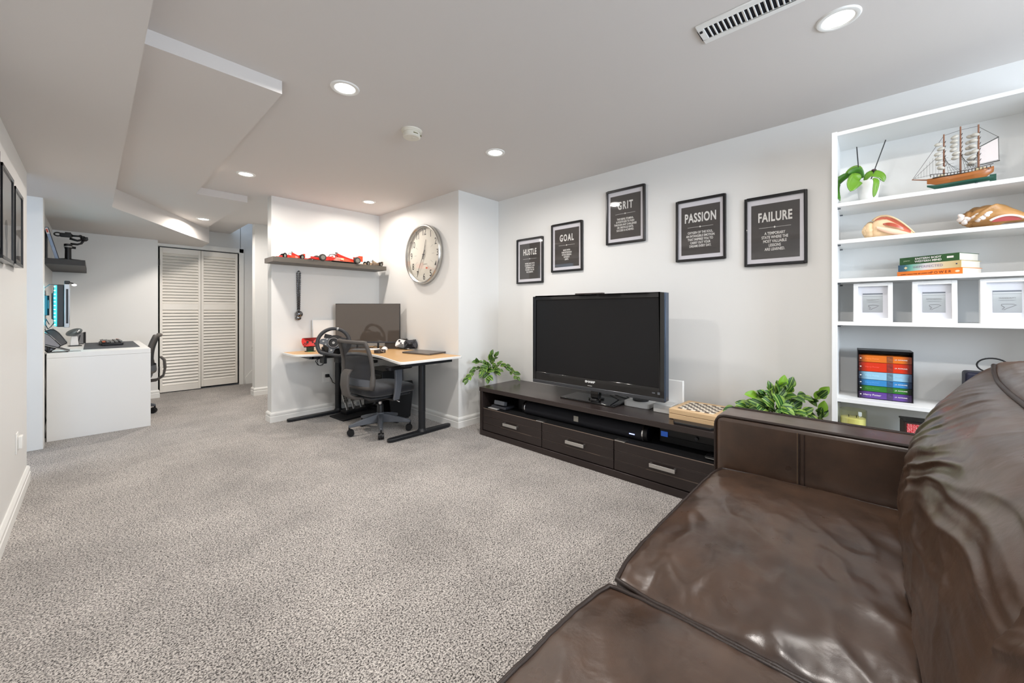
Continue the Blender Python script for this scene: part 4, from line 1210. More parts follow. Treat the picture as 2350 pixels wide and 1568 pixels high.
    obj('mesh_back', G().grid(lambda u, v: bk((u * 2 - 1) * .97, .02 + v * .96), 20, 20), M_net, t, smooth=True)
    obj('lumbar_band', G().grid(lambda u, v: tuple(V(bk((u * 2 - 1) * .99, .03 + v * .15)) + V((-.020 + .012 * (u * 2 - 1) ** 2, 0, 0))), 18, 3).grid(lambda u, v: tuple(V(bk((u * 2 - 1) * .99, .03 + v * .15)) + V((-.008 + .012 * (u * 2 - 1) ** 2, 0, 0))), 18, 3), M_cpl, t, smooth=35)
    sp_ = [(-.315, .055, .60), (-.345, .058, .56), (-.352, .060, .47), (-.335, .060, .38), (-.27, .055, .335), (-.15, .05, .325)]
    vs = []
    for x, w, z in sp_:
        vs += [(x, -w, z), (x, w, z)]
    th = .022
    n = len(sp_)
    for i, (x, w, z) in enumerate(sp_):
        dx, dz = (th, 0) if i < 3 else (th * .7, th * .7) if i == 3 else (0, th)
        vs += [(x + dx, -w, z + dz), (x + dx, w, z + dz)]
    fs = []
    for i in range(n - 1):
        a, b = i * 2, i * 2 + 2
        c0, d0 = 2 * n + a, 2 * n + b
        fs += [(a, a + 1, b + 1, b), (c0, d0, d0 + 1, c0 + 1), (a, b, d0, c0), (a + 1, c0 + 1, d0 + 1, b + 1)]
    fs += [(0, 2 * n, 2 * n + 1, 1), (2 * n - 2, 2 * n - 1, 4 * n - 1, 4 * n - 2)]
    obj('back_bracket', G().add(vs, fs), M_cpb, t, bevel=.006, seg=3)
    for sy in (-1, 1):
        y = sy * .275
        ar = obj('armrest', G().prism(smooth_poly([(-.11, y - .036), (.12, y - .036), (.15, y), (.12, y + .036), (-.11, y + .036)], [.02, .03, .03, .03, .02]), .592, .616), M_black, t, bevel=.008, seg=3)
        vs = []
        for x, w, z in ((.0, .036, .595), (.005, .033, .50), (-.005, .030, .40), (-.02, .028, .325)):
            vs += [(x - w, y - .013, z), (x + w, y - .013, z), (x + w, y + .013, z), (x - w, y + .013, z)]
        fs = [(i * 4 + j, i * 4 + (j + 1) % 4, i * 4 + 4 + (j + 1) % 4, i * 4 + 4 + j) for i in range(3) for j in range(4)] + [(0, 1, 2, 3), (12, 13, 14, 15)]
        obj('arm_post', G().add(vs, fs), M_cpl, ar, bevel=.006, seg=3)
        obj('arm_bracket', G().box(-.05, min(sy * .10, y), .318, .03, max(sy * .10, y), .336), M_black, ar, bevel=.004)
    return t
office_chair('office_chair', 'grey mesh-back office chair on casters at the corner desk, seen from behind', (1.79, 3.31, 0), R(4), 23)
office_chair('office_chair', 'dark mesh-back office chair half hidden behind the white desk', (.20, 5.78, 0), R(172), 20)
# clean-up: the mouse body must not sink through the desk
# ---------------------------------------------------------------- bookcase
BY0, BY1, BX0, BX1 = -.68, .150, 2.58, 2.855
bc = thing('bookcase', 'tall white open bookcase with six shelves at the right of the television wall', 'bookcase', (BX0, (BY0 + BY1) / 2, 0))
def bg_(name, g, m, parent=None, **k):
    g.move(Matrix.Translation((-BX0, -(BY0 + BY1) / 2, 0)))
    return obj(name, g, m, parent or bc, **k)
bg_('side_panel', G().box(BX0, BY1 - .022, 0, BX1, BY1, 2.016), M_shelfw, bevel=.001)
bg_('side_panel', G().box(BX0, BY0, 0, BX1, BY0 + .022, 2.016), M_shelfw, bevel=.001)
bg_('back_panel', G().box(BX1 - .006, BY0 + .022, .05, BX1, BY1 - .022, 2.0), M_shelfw)
bg_('top_board', G().box(BX0 + .001, BY0 + .022, 1.994, BX1 - .006, BY1 - .022, 2.013), M_shelfw, bevel=.001)
SHZ = [1.650, 1.461, 1.264, 1.046, .657, .455]
for z in SHZ:
    s_ = bg_('shelf_board', G().box(BX0 + .003, BY0 + .022, z - .019, BX1 - .006, BY1 - .022, z), M_shelfw, bevel=.001)
    bg_('shelf_pin', G().cyl((BX0 + .03, BY1 - .022, z - .024), (BX0 + .03, BY1 - .034, z - .024), .0035, n=8), M_grey, s_)
    bg_('shelf_pin', G().cyl((BX0 + .22, BY1 - .022, z - .024), (BX0 + .22, BY1 - .034, z - .024), .0035, n=8), M_grey, s_)
bg_('plinth', G().box(BX0 + .03, BY0 + .022, 0, BX1 - .006, BY1 - .022, .07), M_shelfw)
bg_('shelf_board', G().box(BX0 + .003, BY0 + .022, .07, BX1 - .006, BY1 - .022, .088), M_shelfw)

# orchid
M_orch = mat('orchid_leaf', srgb(96, 140, 34), .3, var=.35, vscale=14, spec=.6)
M_orch2 = mat('orchid_leaf_dark', srgb(58, 108, 30), .3, var=.3, vscale=14, spec=.6)
orc = thing('potted_orchid', 'orchid with broad drooping green leaves in a white pot on the top bookcase shelf', 'potted plant', (2.70, .012, 1.65))
pot = obj('pot', G().lathe([(.030, 0), (.034, .004), (.046, .108), (.047, .112), (.043, .112), (.040, .09), (0, .09)], 32, cap=False), M_cwht, orc, smooth=40)
obj('bark', G().lathe([(.0, .098), (.030, .097), (.041, .092)], 20, cap=False), mat('bark_brown', srgb(74, 56, 40), .9, bump=.8, bscale=90), pot)
def leaf_strip(ctrl, w, m, name='leaf', th=.003):
    P = [V(p) for p in ctrl]
    Q = []
    n = 14
    for i in range(n + 1):
        t = i / n * (len(P) - 1); k = min(int(t), len(P) - 2); f = t - k
        p0, p1, p2, p3 = P[max(k - 1, 0)], P[k], P[k + 1], P[min(k + 2, len(P) - 1)]
        Q.append(.5 * ((2 * p1) + (p2 - p0) * f + (2 * p0 - 5 * p1 + 4 * p2 - p3) * f * f + (3 * p1 - p0 - 3 * p2 + p3) * f ** 3))
    vs = []
    for i, q in enumerate(Q):
        t = i / n
        d = (Q[min(i + 1, n)] - Q[max(i - 1, 0)]).normalized()
        side = (d.cross(V((1, 0, 0))).normalized() * .85 + V((.55, 0, 0)))
        side = (side - d * side.dot(d)).normalized()
        nn = side.cross(d).normalized()
        if nn.z < 0: nn = -nn
        ww = w * (max(0, sin(pi * min(1, .10 + t * .92))) ** .6) * (.55 + .45 * sm(t, 0, .35)) + .001
        for a in (-1, -.5, 0, .5, 1):
            vs.append(q + side * ww * a + nn * (abs(a) * ww * .28))
    fs = [(i * 5 + j, i * 5 + j + 1, i * 5 + 6 + j, i * 5 + 5 + j) for i in range(n) for j in range(4)]
    o = obj(name, G().add(vs, fs), m, orc, smooth=True)
    s = o.modifiers.new('t', 'SOLIDIFY'); s.thickness = th; s.offset = 0
    return o
def oc(pts, x0=0, x1=0):
    n = len(pts)
    return [(x0 + (x1 - x0) * i / (n - 1) - .03, y - .012, z - 1.65) for i, (y, z) in enumerate(pts)]
leaf_strip(oc([(.040, 1.782), (.085, 1.803), (.119, 1.784), (.136, 1.755), (.133, 1.715), (.118, 1.668)], .0, -.06), .017, M_orch2)
leaf_strip(oc([(.036, 1.783), (.052, 1.832), (.078, 1.833), (.103, 1.812)], .01, .03), .017, M_orch)
leaf_strip(oc([(.030, 1.778), (.046, 1.812), (.066, 1.818), (.090, 1.806)], -.01, -.03), .015, M_orch2)
leaf_strip(oc([(.038, 1.785), (.058, 1.772), (.072, 1.742), (.078, 1.705)], -.02, -.07), .034, M_orch)
leaf_strip(oc([(.024, 1.765), (.010, 1.787), (-.012, 1.790), (-.036, 1.774), (-.046, 1.748)], .0, .02), .022, M_orch)
leaf_strip(oc([(-.006, 1.760), (-.016, 1.742), (-.012, 1.70), (-.008, 1.663)], -.03, -.05), .012, M_orch)
for a, b in (((.047, 1.80), (.056, 1.948)), ((.007, 1.75), (-.052, 1.952))):
    obj('support_stake', G().cyl((-.02, a[0] - .012, a[1] - 1.65), (-.02, b[0] - .012, b[1] - 1.65), .0022, n=8), M_black, orc)
obj('clip', G().ball((-.022, -.021, .162), (.006, .010, .006), 10, 8), mat('clip_brown', srgb(70, 50, 56), .4), orc, smooth=True)

# sailing ship model (its length runs along Y, bow towards the room's far end)
shp = thing('model_ship', 'three-masted wooden sailing ship model with a green keel on the top shelf', 'model ship', (2.69, -.295, 1.65))
M_hull = mat('hull_wood', srgb(150, 88, 34), .35, var=.5, vscale=10, stretch=(3, 1, 12), coat=.3)
M_keel = mat('keel_green', srgb(20, 72, 58), .4)
M_deck = mat('deck_dark', srgb(44, 32, 24), .5)
M_sail = mat('sail_shell', srgb(186, 182, 172), .5, var=.15, vscale=30)
M_mast = mat('mast_wood', srgb(138, 96, 74), .5)
M_rig = mat('rigging', srgb(48, 44, 40), .7)
def hs(z0f, z1f, wf, ext=0):
    vs = []; n = 16
    for i in range(n + 1):
        t = i / n                                # 0 bow .. 1 stern
        y = .102 - .200 * t
        w = wf * (sin(pi * min(1, .02 + t * .80)) ** .7) * (1 if t < .9 else .92)
        z0, z1 = z0f(t), z1f(t)
        vs += [(-w * .35, y, z0), (w * .35, y, z0), (w, y, z0 + (z1 - z0) * .55), (w * .9, y, z1), (-w * .9, y, z1), (-w, y, z0 + (z1 - z0) * .55)]
    fs = [(i * 6 + j, i * 6 + (j + 1) % 6, i * 6 + 6 + (j + 1) % 6, i * 6 + 6 + j) for i in range(n) for j in range(6)] + [tuple(range(6)), tuple(n * 6 + j for j in range(6))]
    return G().add(vs, fs)
hull = obj('hull', hs(lambda t: .052 - .018 * sm(t, 0, .25) + .006 * t + .022 * sm(t, .86, 1.0), lambda t: .070 + .010 * (abs(t - .42) * 1.6) ** 1.6 + .006 * sm(t, .6, 1), .026), M_hull, shp, smooth=45)
obj('keel', hs(lambda t: .022 + .016 * (1 - sm(t, 0, .14)) + .006 * t, lambda t: .040 + .006 * (1 - sm(t, 0, .14)) + .004 * t, .015), M_keel, shp, smooth=45)
obj('rudder', G().box(-.003, -.106, .022, .003, -.088, .052), M_keel, shp)
for yy in (.05, -.05):
    obj('stand_post', G().cyl((0, yy, .0), (0, yy, .03), .004, n=10).box(-.012, yy - .006, 0, .012, yy + .006, .003), M_grey, shp)
obj('deck', G().box(-.019, -.085, .072, .019, .085, .0755), M_deck, hull)
g = G()
for i in range(18):
    y = .092 - i * .0105
    z = .076 + .006 * (abs(i - 8) / 9) ** 1.5
    g.box(-.0235, y - .0012, z - .004, -.0215, y + .0012, z + .006)
obj('railing', g, M_deck, hull, kind='stuff')
obj('rail', G().tube([(-.0225, .094, .090), (-.0225, .03, .083), (-.0225, -.02, .083), (-.0225, -.095, .094)], .0014, 6), M_deck, hull)
obj('cabin', G().box(-.012, -.075, .0755, .012, -.045, .088).box(-.010, .045, .0755, .010, .065, .084), M_white2, hull)
obj('bowsprit', G().tube([(0, .085, .068), (0, .120, .076), (0, .152, .084)], [.004, .003, .0022], 8), M_mast, shp)
rnd_s = random.Random(12)
masts = [(.048, .272), (-.003, .292), (-.056, .284)]
for i, (my, mz) in enumerate(masts):
    m = obj('mast', G().cyl((0, my, .07), (0, my, mz), .0036, .0026, n=10), M_mast, shp)
    lowz = .115 if i != 1 else .15
    k = 6
    for j in range(k):
        z = mz - .045 - j * (mz - .045 - lowz) / (k - 1)
        wv = .015 + .012 * j / k
        obj('yard', G().cyl((-wv, my - .004, z + .008), (wv, my - .004, z + .008), .0012, n=6), M_rig, m)
        # billowed shell-like sails
        for sg in (-1, 1):
            o = G()
            if sg < 0 or i == 2:
                ang = rnd_s.uniform(-25, 25)
                Ms = Matrix.Translation((sg * wv * .45, my + .010 + rnd_s.uniform(0, .012) + (.008 if i == 2 and sg > 0 else 0), z)) @ Matrix.Rotation(R(ang), 4, 'X')
                o.ball((0, 0, 0), (wv * .55, .0135, .0085), 12, 8, M=Matrix.Rotation(R(rnd_s.uniform(-20, 20)), 4, 'Z')).move(Ms)
                obj('sail', o, M_sail, m, smooth=True)
obj('gaff', G().cyl((0, -.058, .183), (0, -.113, .212), .0016, n=6), M_rig, shp)
obj('boom', G().cyl((0, -.058, .102), (0, -.116, .108), .0018, n=6), M_rig, shp)
obj('spanker_sail', G().add([(.001, -.060, .108), (.001, -.112, .113), (.001, -.110, .206), (.001, -.060, .180), (-.001, -.060, .108), (-.001, -.112, .113), (-.001, -.110, .206), (-.001, -.060, .180)],
    [(0, 1, 2, 3), (7, 6, 5, 4), (0, 4, 5, 1), (1, 5, 6, 2), (2, 6, 7, 3), (3, 7, 4, 0)]), mat('sail_cloth', srgb(214, 206, 204), .8), shp)
g = G()
def rope(a, b, r=.0005): g.tube([a, b], r, 4)
rope((0, .150, .084), (0, .048, .266), .0007); rope((0, .148, .084), (.008, .044, .20), .0006); rope((0, .048, .266), (0, -.003, .276), .0007); rope((0, -.003, .276), (0, -.056, .278), .0007)
rope((0, -.056, .274), (0, -.112, .212), .0007); rope((0, -.1125, .212), (0, -.114, .108), .0007); rope((-.015, .144, .084), (-.02, .088, .088), .0006)
for i in range(9):
    t = i / 9
    rope((0, .140 - .085 * t, .092 + .13 * t * .9), (0, .140 - .085 * t, .086), .0003)
for i in range(5):
    rope((.001, -.070 - i * .010, .110), (.001, -.070 - i * .010, .186 + i * .005), .0004)
for my, base in ((.048, (-.022, .0)), (-.003, (-.022, -.04)), (-.056, (-.022, -.025))):
    for i in range(5):
        rope((0, my, .185 - .01 * i), (-.023, my - .012 - i * .010 if my > -.05 else my + .012 + i * .009, .084), .0005)
    for j in range(5):
        z = .095 + j * .016
        f = (z - .084) / .1
        a_, b2 = my - .012, my - .052
        if my < -.05: a_, b2 = my + .012, my + .048
        rope((-.023 * (1 - f), a_ + (my - a_) * f, z), (-.023 * (1 - f), b2 + (my - b2) * f, z), .0004)
obj('rigging', g, M_rig, shp, kind='stuff')

# conch shells
M_shA = mat('shell_cream', srgb(226, 196, 156), .5, var=.3, vscale=18, bump=.5, bscale=60)
M_shB = mat('shell_tan', srgb(176, 132, 80), .45, var=.4, vscale=12, bump=.5, bscale=50)
M_shP = mat('shell_pink', srgb(214, 118, 96), .25, var=.25, vscale=8, coat=.4)
M_shW = mat('shell_white', srgb(236, 226, 220), .4, var=.1, vscale=20)
def conch(name, label, loc, rz, L, H, body, spikes, seed, mouth):
    """long axis along local X (blunt spire at -X, pointed canal at +X), mouth towards -Y"""
    t = thing(name, label, 'seashell', loc, rz, 'conch shells on the bookcase')
    D = L * .26
    def top(q):                       # silhouette height along the length, q 0..1
        return H * (.46 + .54 * sin(pi * min(1, q * 1.25 + .10)) if q < .40 else 1.0 * (1 - ((q - .32) / .70) ** 1.7) + .02) if q < .985 else H * .10
    def fn(u, v):
        a = 2 * pi * u
        q = v
        hh = max(.10 * H, top(q)); r = hh / 2
        e = min(1, (q * 6 + .12)) ** .5 * min(1, ((1 - q) * 7 + .05)) ** .5
        k = 1 + .05 * sin(a * 3 + q * 5) + .06 * noise.noise(V((cos(a) * 2.5, sin(a) * 2.5, q * 7 + seed)))
        sp_ = spikes * max(0, sin(a * 3 + q * 9 + seed)) ** 6 * sm(1 - q, .3, .7)
        return (-L / 2 + L * q, (D * (hh / H) ** .8 * k * e + sp_) * cos(a), r + (r * k * e * .98 + sp_) * sin(a))
    obj('body', G().grid(fn, 64, 36), body, t, smooth=True)
    g = G()
    for i, (rr, q) in enumerate(((.36, .07), (.27, .0), (.18, -.05), (.09, -.09))):
        n = 24
        g.tube([(L * (q - .5) + L * .01 * cos(w), H * rr * .75 * cos(w), H * .42 + H * rr * .75 * sin(w)) for w in [2 * pi * j / n for j in range(n)]], [H * rr * .34 * (1 + .35 * (j % 3 == 0)) for j in range(n)], 10, closed=True)
    obj('spire', g, body, t, smooth=True)
    y0 = -D * 1.04
    if mouth == 'wide':
        def ap(u, v):                  # pink throat patch between the two lips
            q = .17 + .74 * v
            lo = H * (.52 - .40 * v); hi = max(lo + .004, top(q) * .93)
            bul = sin(pi * v) ** .6
            return (-L / 2 + L * q, y0 * (.55 + .42 * bul * (1 - .5 * v)) - .010 * bul * (1 - (2 * u - 1) ** 2) * -1, lo + (hi - lo) * u)
        obj('aperture', G().grid(ap, 14, 24), M_shP, t, smooth=True)
        def fn2(u, v):                  # smooth pale inner whorl under the throat
            q = .22 + .66 * v; a = pi * u
            lo = H * (.50 - .40 * v)
            rr = H * .17 * sin(pi * min(1, .12 + v * .86)) ** .7
            return (-L / 2 + L * q, y0 * (.60 + .40 * (1 - .55 * v)) - rr * .55 * sin(a), lo - rr * .35 + rr * .75 * -cos(a))
        obj('inner_lip', G().grid(fn2, 14, 24), M_shW2, t, smooth=True)
        P = []; Rr = []
        for j in range(25):
            v = j / 24; q = .12 + .86 * v
            P.append((-L / 2 + L * q, y0 * (.62 + .35 * sin(pi * v) * (1 - .5 * v)), max(H * .12, top(q) * 1.0) - .002)); Rr.append(L * (.030 - .014 * v))
        obj('outer_lip', G().tube(P, Rr, 12), M_shA, t, smooth=True)
        obj('throat_patch', G().grid(lambda u, v: (-L / 2 + L * (.30 + .50 * v), y0 * (.60 + .42 * sin(pi * v) ** .6 * (1 - .5 * v)) - .0015 - .010 * sin(pi * v) ** .6, H * (.62 - .34 * v) + H * .16 * (u - .1) * sin(pi * v)), 6, 18), mat('shell_throat', srgb(176, 78, 56), .25, coat=.4), t, smooth=True)  # darker pink-brown patch inside the throat
    else:
        obj('aperture', G().grid(lambda u, v: (-L / 2 + L * (.36 + .42 * v), y0 * (1.02 - .30 * v) - .002, .004 + H * .24 * u * sin(pi * v) ** .7), 8, 18), mat('shell_crimson', srgb(150, 56, 54), .3), t, smooth=True)
        obj('outer_lip', G().tube([(-L / 2 + L * (.34 + .46 * j / 16), y0 * (1.03 - .30 * j / 16) - .003, .006 + H * .25 * sin(pi * (.04 + .92 * j / 16)) ** .7) for j in range(17)], .0045, 8), M_shW, t, smooth=True)
    zmin = min(v.co.z for o in t.children for v in o.data.vertices)
    for o in t.children:
        o.location.z -= zmin
    return t
M_shW2 = mat('shell_blush', srgb(236, 196, 170), .25, var=.1, vscale=12, coat=.4)
c1 = conch('conch_shell', 'cream conch shell with a pink opening on the second shelf, left side', (2.70, -.070, 1.461), R(-93), .172, .112, M_shA, .0, 4.1, 'wide')
c2 = conch('conch_shell', 'tan spiky conch shell with white knobs on the second shelf, right side', (2.70, -.412, 1.461), R(-93), .20, .088, M_shB, .022, 9.3, 'low')
g = G()
rnd = random.Random(5)
for i in range(13):
    x = -.115 + .085 * rnd.random(); a = rnd.uniform(-.3, 2.2)
    p = V((x, -.034 - .012 * cos(a - 1), .045 + .024 * sin(a * 1.4)))
    g.lathe([(.011, -.008), (.0085, .004), (.004, .013), (0, .016)], 10, c=p, M=Matrix.Rotation(R(rnd.uniform(50, 100)), 4, 'X') @ Matrix.Rotation(R(rnd.uniform(-50, 30)), 4, 'Y'))
obj('spire_knobs', g, M_shW, c2, smooth=True, kind='stuff')

# stacked books
M_page = mat('book_pages', srgb(226, 220, 208), .8, bump=.3, bscale=400, stretch=(.2, .2, 30))
bks = [
    ('orange paperback with POWER on its spine, bottom of the shelf stack', .232, .030, mat('cover_orange', srgb(232, 126, 44), .45)),
    ('teal and cream paperback in the middle of the shelf stack', .224, .032, ramp_mat('cover_teal', [(0, srgb(46, 78, 104)), (.13, srgb(60, 110, 128)), (.24, srgb(120, 190, 170)), (.45, srgb(214, 210, 214)), (.75, srgb(214, 198, 160)), (1, srgb(200, 176, 120))], axis=1, lo=.112, hi=-.112, rough=.45, use_noise=.15)),
    ('dark green EASTERN BODY WESTERN MIND book on top of the shelf stack', .212, .034, mat('cover_green', srgb(40, 84, 40), .4))]
z = 1.264
for i, (lab, ln, th, mc) in enumerate(bks):
    b = thing('book', lab, 'book', (2.735, -.232, z), R(-30), 'books lying on the third shelf')
    # local: spine faces -X, spine runs along Y (left end +Y)
    g = G().box(-.074, -ln / 2, 0, .074, ln / 2, .0015).box(-.074, -ln / 2, th - .0015, .074, ln / 2, th).box(-.075, -ln / 2, 0, -.072, ln / 2, th)
    cv = obj('cover', g, mc, b)
    obj('pages', G().box(-.072, -ln / 2 + .003, .0015, .070, ln / 2 - .003, th - .0015), M_page, b)
    MM = lambda y, zz: frame_axes((-.0755, y, zz), (0, -1, 0), (0, 0, 1))
    if i == 2:
        text('lettering', 'EASTERN BODY\nWESTERN MIND', .0125, M_ink, cv, MM(.0, th / 2), bold=.0003, sx=1.05, line=1.05)
        text('lettering', 'JUDITH', .0075, mat('ink_pale', srgb(180, 200, 170), .6), cv, MM(.078, th / 2))
        obj('emblem', G().box(-.0758, -.088, th * .40, -.0752, -.066, th * .66), M_ink, cv)
    elif i == 1:
        text('lettering', 'THE', .012, mat('ink_mauve', srgb(150, 140, 156), .6), cv, MM(.045, th / 2))
        text('lettering', 'PERFECTED', .0155, mat('ink_mauve2', srgb(148, 136, 158), .6), cv, MM(-.010, th / 2), space=1.1)
        obj('emblem', G().add([(-.0758, .082, th / 2 - .007), (-.0758, .075, th / 2), (-.0758, .082, th / 2 + .007), (-.0758, .089, th / 2)], [(0, 1, 2, 3)]), mat('ink_cream', srgb(228, 214, 170), .6), cv)
        obj('publisher_dot', G().box(-.0758, -.100, th * .46, -.0752, -.095, th * .62), mat('ink_navy', srgb(40, 50, 90), .6), cv)
    else:
        mo = mat('ink_rust', srgb(120, 50, 20), .6)
        text('lettering', 'POWER', .0165, mo, cv, MM(-.045, th / 2), space=1.5, sx=.95)
        text('lettering', 'THE 48 LAWS OF', .0085, mo, cv, MM(.022, th / 2))
        text('lettering', 'ROBERT GREENE', .006, mo, cv, MM(.078, th / 2))
        obj('emblem', G().ball((-.0752, -.100, th / 2), (.0006, .0075, .0045), 16, 8), mat('logo_orange_white', srgb(240, 220, 190), .6), cv)
    z += th + .0006

# white frames
M_wfr = mat('white_frame', srgb(236, 236, 234), .35)
M_wmt = mat('white_mat', srgb(222, 224, 232), .7)
M_art = ramp_mat('beach_print', [(0, srgb(150, 154, 158)), (.55, srgb(160, 166, 168)), (.74, srgb(176, 182, 184)), (.80, srgb(150, 156, 160)), (.83, srgb(214, 218, 220)), (.87, srgb(104, 112, 122)), (.94, srgb(92, 100, 112)), (.955, srgb(150, 156, 162)), (1, srgb(130, 138, 146))], axis=2, lo=.045, hi=.150, rough=.6, use_noise=.03, nscale=6)
M_sand = mat('heart_line', srgb(120, 122, 124), .7)
words = ['FRIENDS MAKE', 'FRIENDSHIP IS', 'TRANQUILITY']
labs = ['white square picture frame nearest the left side of the bookcase', 'white square picture frame in the middle of its shelf', 'white square picture frame at the right, partly cut off, with streaky reflections']
for i, yc in enumerate((-.004, -.210, -.420)):
    w_ = .142 if i == 0 else .140 if i == 1 else .150
    f = thing('picture_frame', labs[i], 'picture frame', (2.612, yc, 1.046), R(0), 'white square frames on the fourth shelf')
    h_ = .191; e = .0165
    g = G().box(-.012, -w_ / 2, 0, .022, -w_ / 2 + e, h_).box(-.012, w_ / 2 - e, 0, .022, w_ / 2, h_).box(-.012, -w_ / 2 + e, 0, .022, w_ / 2 - e, e * 1.1).box(-.012, -w_ / 2 + e, h_ - e * .9, .022, w_ / 2 - e, h_)
    obj('frame', g, M_wfr, f, bevel=.0008)
    obj('mat_board', G().box(.004, -w_ / 2 + e, e, .008, w_ / 2 - e, h_ - e * .9), M_wmt, f)
    a = w_ * .255
    pr = obj('print', G().box(.0025, -a, .048, .0038, a, .142), M_art, f)
    MM = lambda z_, s=1: frame_axes((.0021, 0, z_), (0, -1, 0), (0, 0, 1))
    text('lettering', ['TRANQUILITY', 'REMEMBERING', 'TRANQUILITY'][i], .0085, M_sand, pr, MM(.109), depth=.0002, sx=.85)
    obj('text_lines', G().box(.0018, -a * .62, .1005, .0022, a * .62, .1012).box(.0018, -a * .5, .0975, .0022, a * .5, .0982), M_sand, pr, kind='stuff')
    hp_ = [(a * .38, .083), (.0, .0845), (-a * .45, .083), (-a * .62, .080), (-a * .4, .074), (0, .066), (a * .20, .060), (a * .34, .062), (a * .18, .070), (a * .40, .078)]
    obj('sand_heart', G().tube([(.0020, y, z_) for y, z_ in hp_], .0011, 6, closed=True), M_sand, pr)
    obj('glass', G().add([(-.002, -w_ / 2 + e, e), (-.002, w_ / 2 - e, e), (-.002, w_ / 2 - e, h_ - e), (-.002, -w_ / 2 + e, h_ - e)], [(0, 1, 2, 3)]), M_glass, f)
    f.rotation_euler = (0, R(4.0), 0)

# slipcase with six book spines showing
hp = thing('book_slipcase', 'black slipcase holding six colourful paperbacks stacked flat', 'box set', (2.664, -.0475, .657), R(2))
H_, Wd, Dp = .245, .200, .135
obj('case', G().box(0, -Wd / 2, 0, Dp, Wd / 2, .003).box(0, -Wd / 2, H_ - .003, Dp, Wd / 2, H_).box(0, -Wd / 2, 0, Dp, -Wd / 2 + .003, H_).box(0, Wd / 2 - .003, 0, Dp, Wd / 2, H_).box(Dp - .003, -Wd / 2, 0, Dp, Wd / 2, H_), mat('slipcase_black', srgb(22, 20, 26), .35), hp)
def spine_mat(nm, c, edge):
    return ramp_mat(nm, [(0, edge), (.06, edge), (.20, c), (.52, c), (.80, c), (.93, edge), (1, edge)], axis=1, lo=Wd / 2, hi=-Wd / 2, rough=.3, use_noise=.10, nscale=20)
sp = [(.035, 'purple', srgb(92, 62, 138), srgb(44, 30, 56)), (.029, 'green', srgb(50, 116, 44), srgb(20, 24, 20)), (.031, 'blue', srgb(58, 132, 190), srgb(24, 34, 50)), (.040, 'pale blue', srgb(146, 190, 214), srgb(50, 60, 76)), (.047, 'red', srgb(206, 52, 22), srgb(84, 26, 20)), (.036, 'orange', srgb(216, 112, 32), srgb(96, 44, 26))]
z = .660
for th, nm, c, e in sp:
    b = thing('paperback', '%s paperback spine inside the black slipcase' % nm, 'book', (2.666, -.0475, z), R(2), 'paperbacks inside the slipcase')
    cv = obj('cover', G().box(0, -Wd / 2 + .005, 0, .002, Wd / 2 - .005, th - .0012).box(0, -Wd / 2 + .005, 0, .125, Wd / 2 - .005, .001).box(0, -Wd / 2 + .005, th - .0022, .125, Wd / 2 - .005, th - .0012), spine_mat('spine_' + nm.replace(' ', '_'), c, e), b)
    obj('pages', G().box(.002, -Wd / 2 + .008, .001, .122, Wd / 2 - .008, th - .0022), M_page, b)
    MM = lambda y: frame_axes((-.0006, y, th / 2), (0, -1, 0), (0, 0, 1))
    if nm != 'pale blue':
        text('lettering', 'J.K. ROWLING', .0068, M_ink, cv, MM(-.058), bold=.0001, depth=.0002)
    else:
        text('lettering', 'J.K. ROWLING', .0060, mat('ink_paleblue', srgb(196, 220, 234), .6), cv, MM(-.050), depth=.0002)
    text('lettering', 'Harry Potter', .0125 if nm == 'purple' else .010, M_ink if nm in ('purple',) else mat('ink_faint_' + nm.replace(' ', '_'), tuple(min(1, q * 1.5 + .08) for q in c[:3]) + (1,), .6), cv, MM(.045), depth=.0002)
    obj('star_mark', G().add([(-.0006, .088, th / 2 - .003), (-.0006, .084, th / 2), (-.0006, .088, th / 2 + .003), (-.0006, .092, th / 2)], [(0, 1, 2, 3)]), M_ink, cv)
    obj('picture_patch', G().box(-.0006, -.030, .002, 0, -.008, th - .003), mat('patch_' + nm.replace(' ', '_'), tuple(q * .35 + .02 for q in c[:3]) + (1,), .4, var=.9, vscale=90), cv)
    z += th

# candle, red tin, speaker
cn = thing('jar_candle', 'pale green candle in a large glass jar at the lower left of the bookcase', 'candle', (2.655, .070, .455))
def tint_glass(name, col, mixv):
    m = bpy.data.materials.new(name); m.use_nodes = True
    nt = m.node_tree; N = nt.nodes; L = nt.links; N.remove(N['Principled BSDF'])
    gl = N.new('ShaderNodeBsdfGlossy'); gl.inputs['Roughness'].default_value = .04
    tr_ = N.new('ShaderNodeBsdfTransparent'); tr_.inputs[0].default_value = col
    lw = N.new('ShaderNodeLayerWeight'); lw.inputs[0].default_value = .5
    p = N.new('ShaderNodeMath'); p.operation = 'POWER'; p.inputs[1].default_value = 4; L.new(lw.outputs['Facing'], p.inputs[0])
    a = N.new('ShaderNodeMath'); a.operation = 'MULTIPLY_ADD'; a.inputs[1].default_value = .9; a.inputs[2].default_value = mixv; L.new(p.outputs[0], a.inputs[0])
    mx = N.new('ShaderNodeMixShader'); L.new(a.outputs[0], mx.inputs[0]); L.new(tr_.outputs[0], mx.inputs[1]); L.new(gl.outputs[0], mx.inputs[2])
    L.new(mx.outputs[0], N['Material Output'].inputs['Surface'])
    return m
obj('jar', G().lathe([(.0, .0), (.050, .0), (.054, .006), (.054, .138), (.0525, .140), (.0505, .138), (.0505, .010), (0, .010)], 40, cap=False), tint_glass('olive_glass', (.96, .96, .84, 1), .04), cn, smooth=40)
wx = obj('wax', G().lathe([(.0, .011), (.0495, .011), (.0495, .098), (.044, .100), (0, .099)], 36, cap=False), mat('candle_wax', srgb(232, 226, 166), .5), cn, smooth=40)
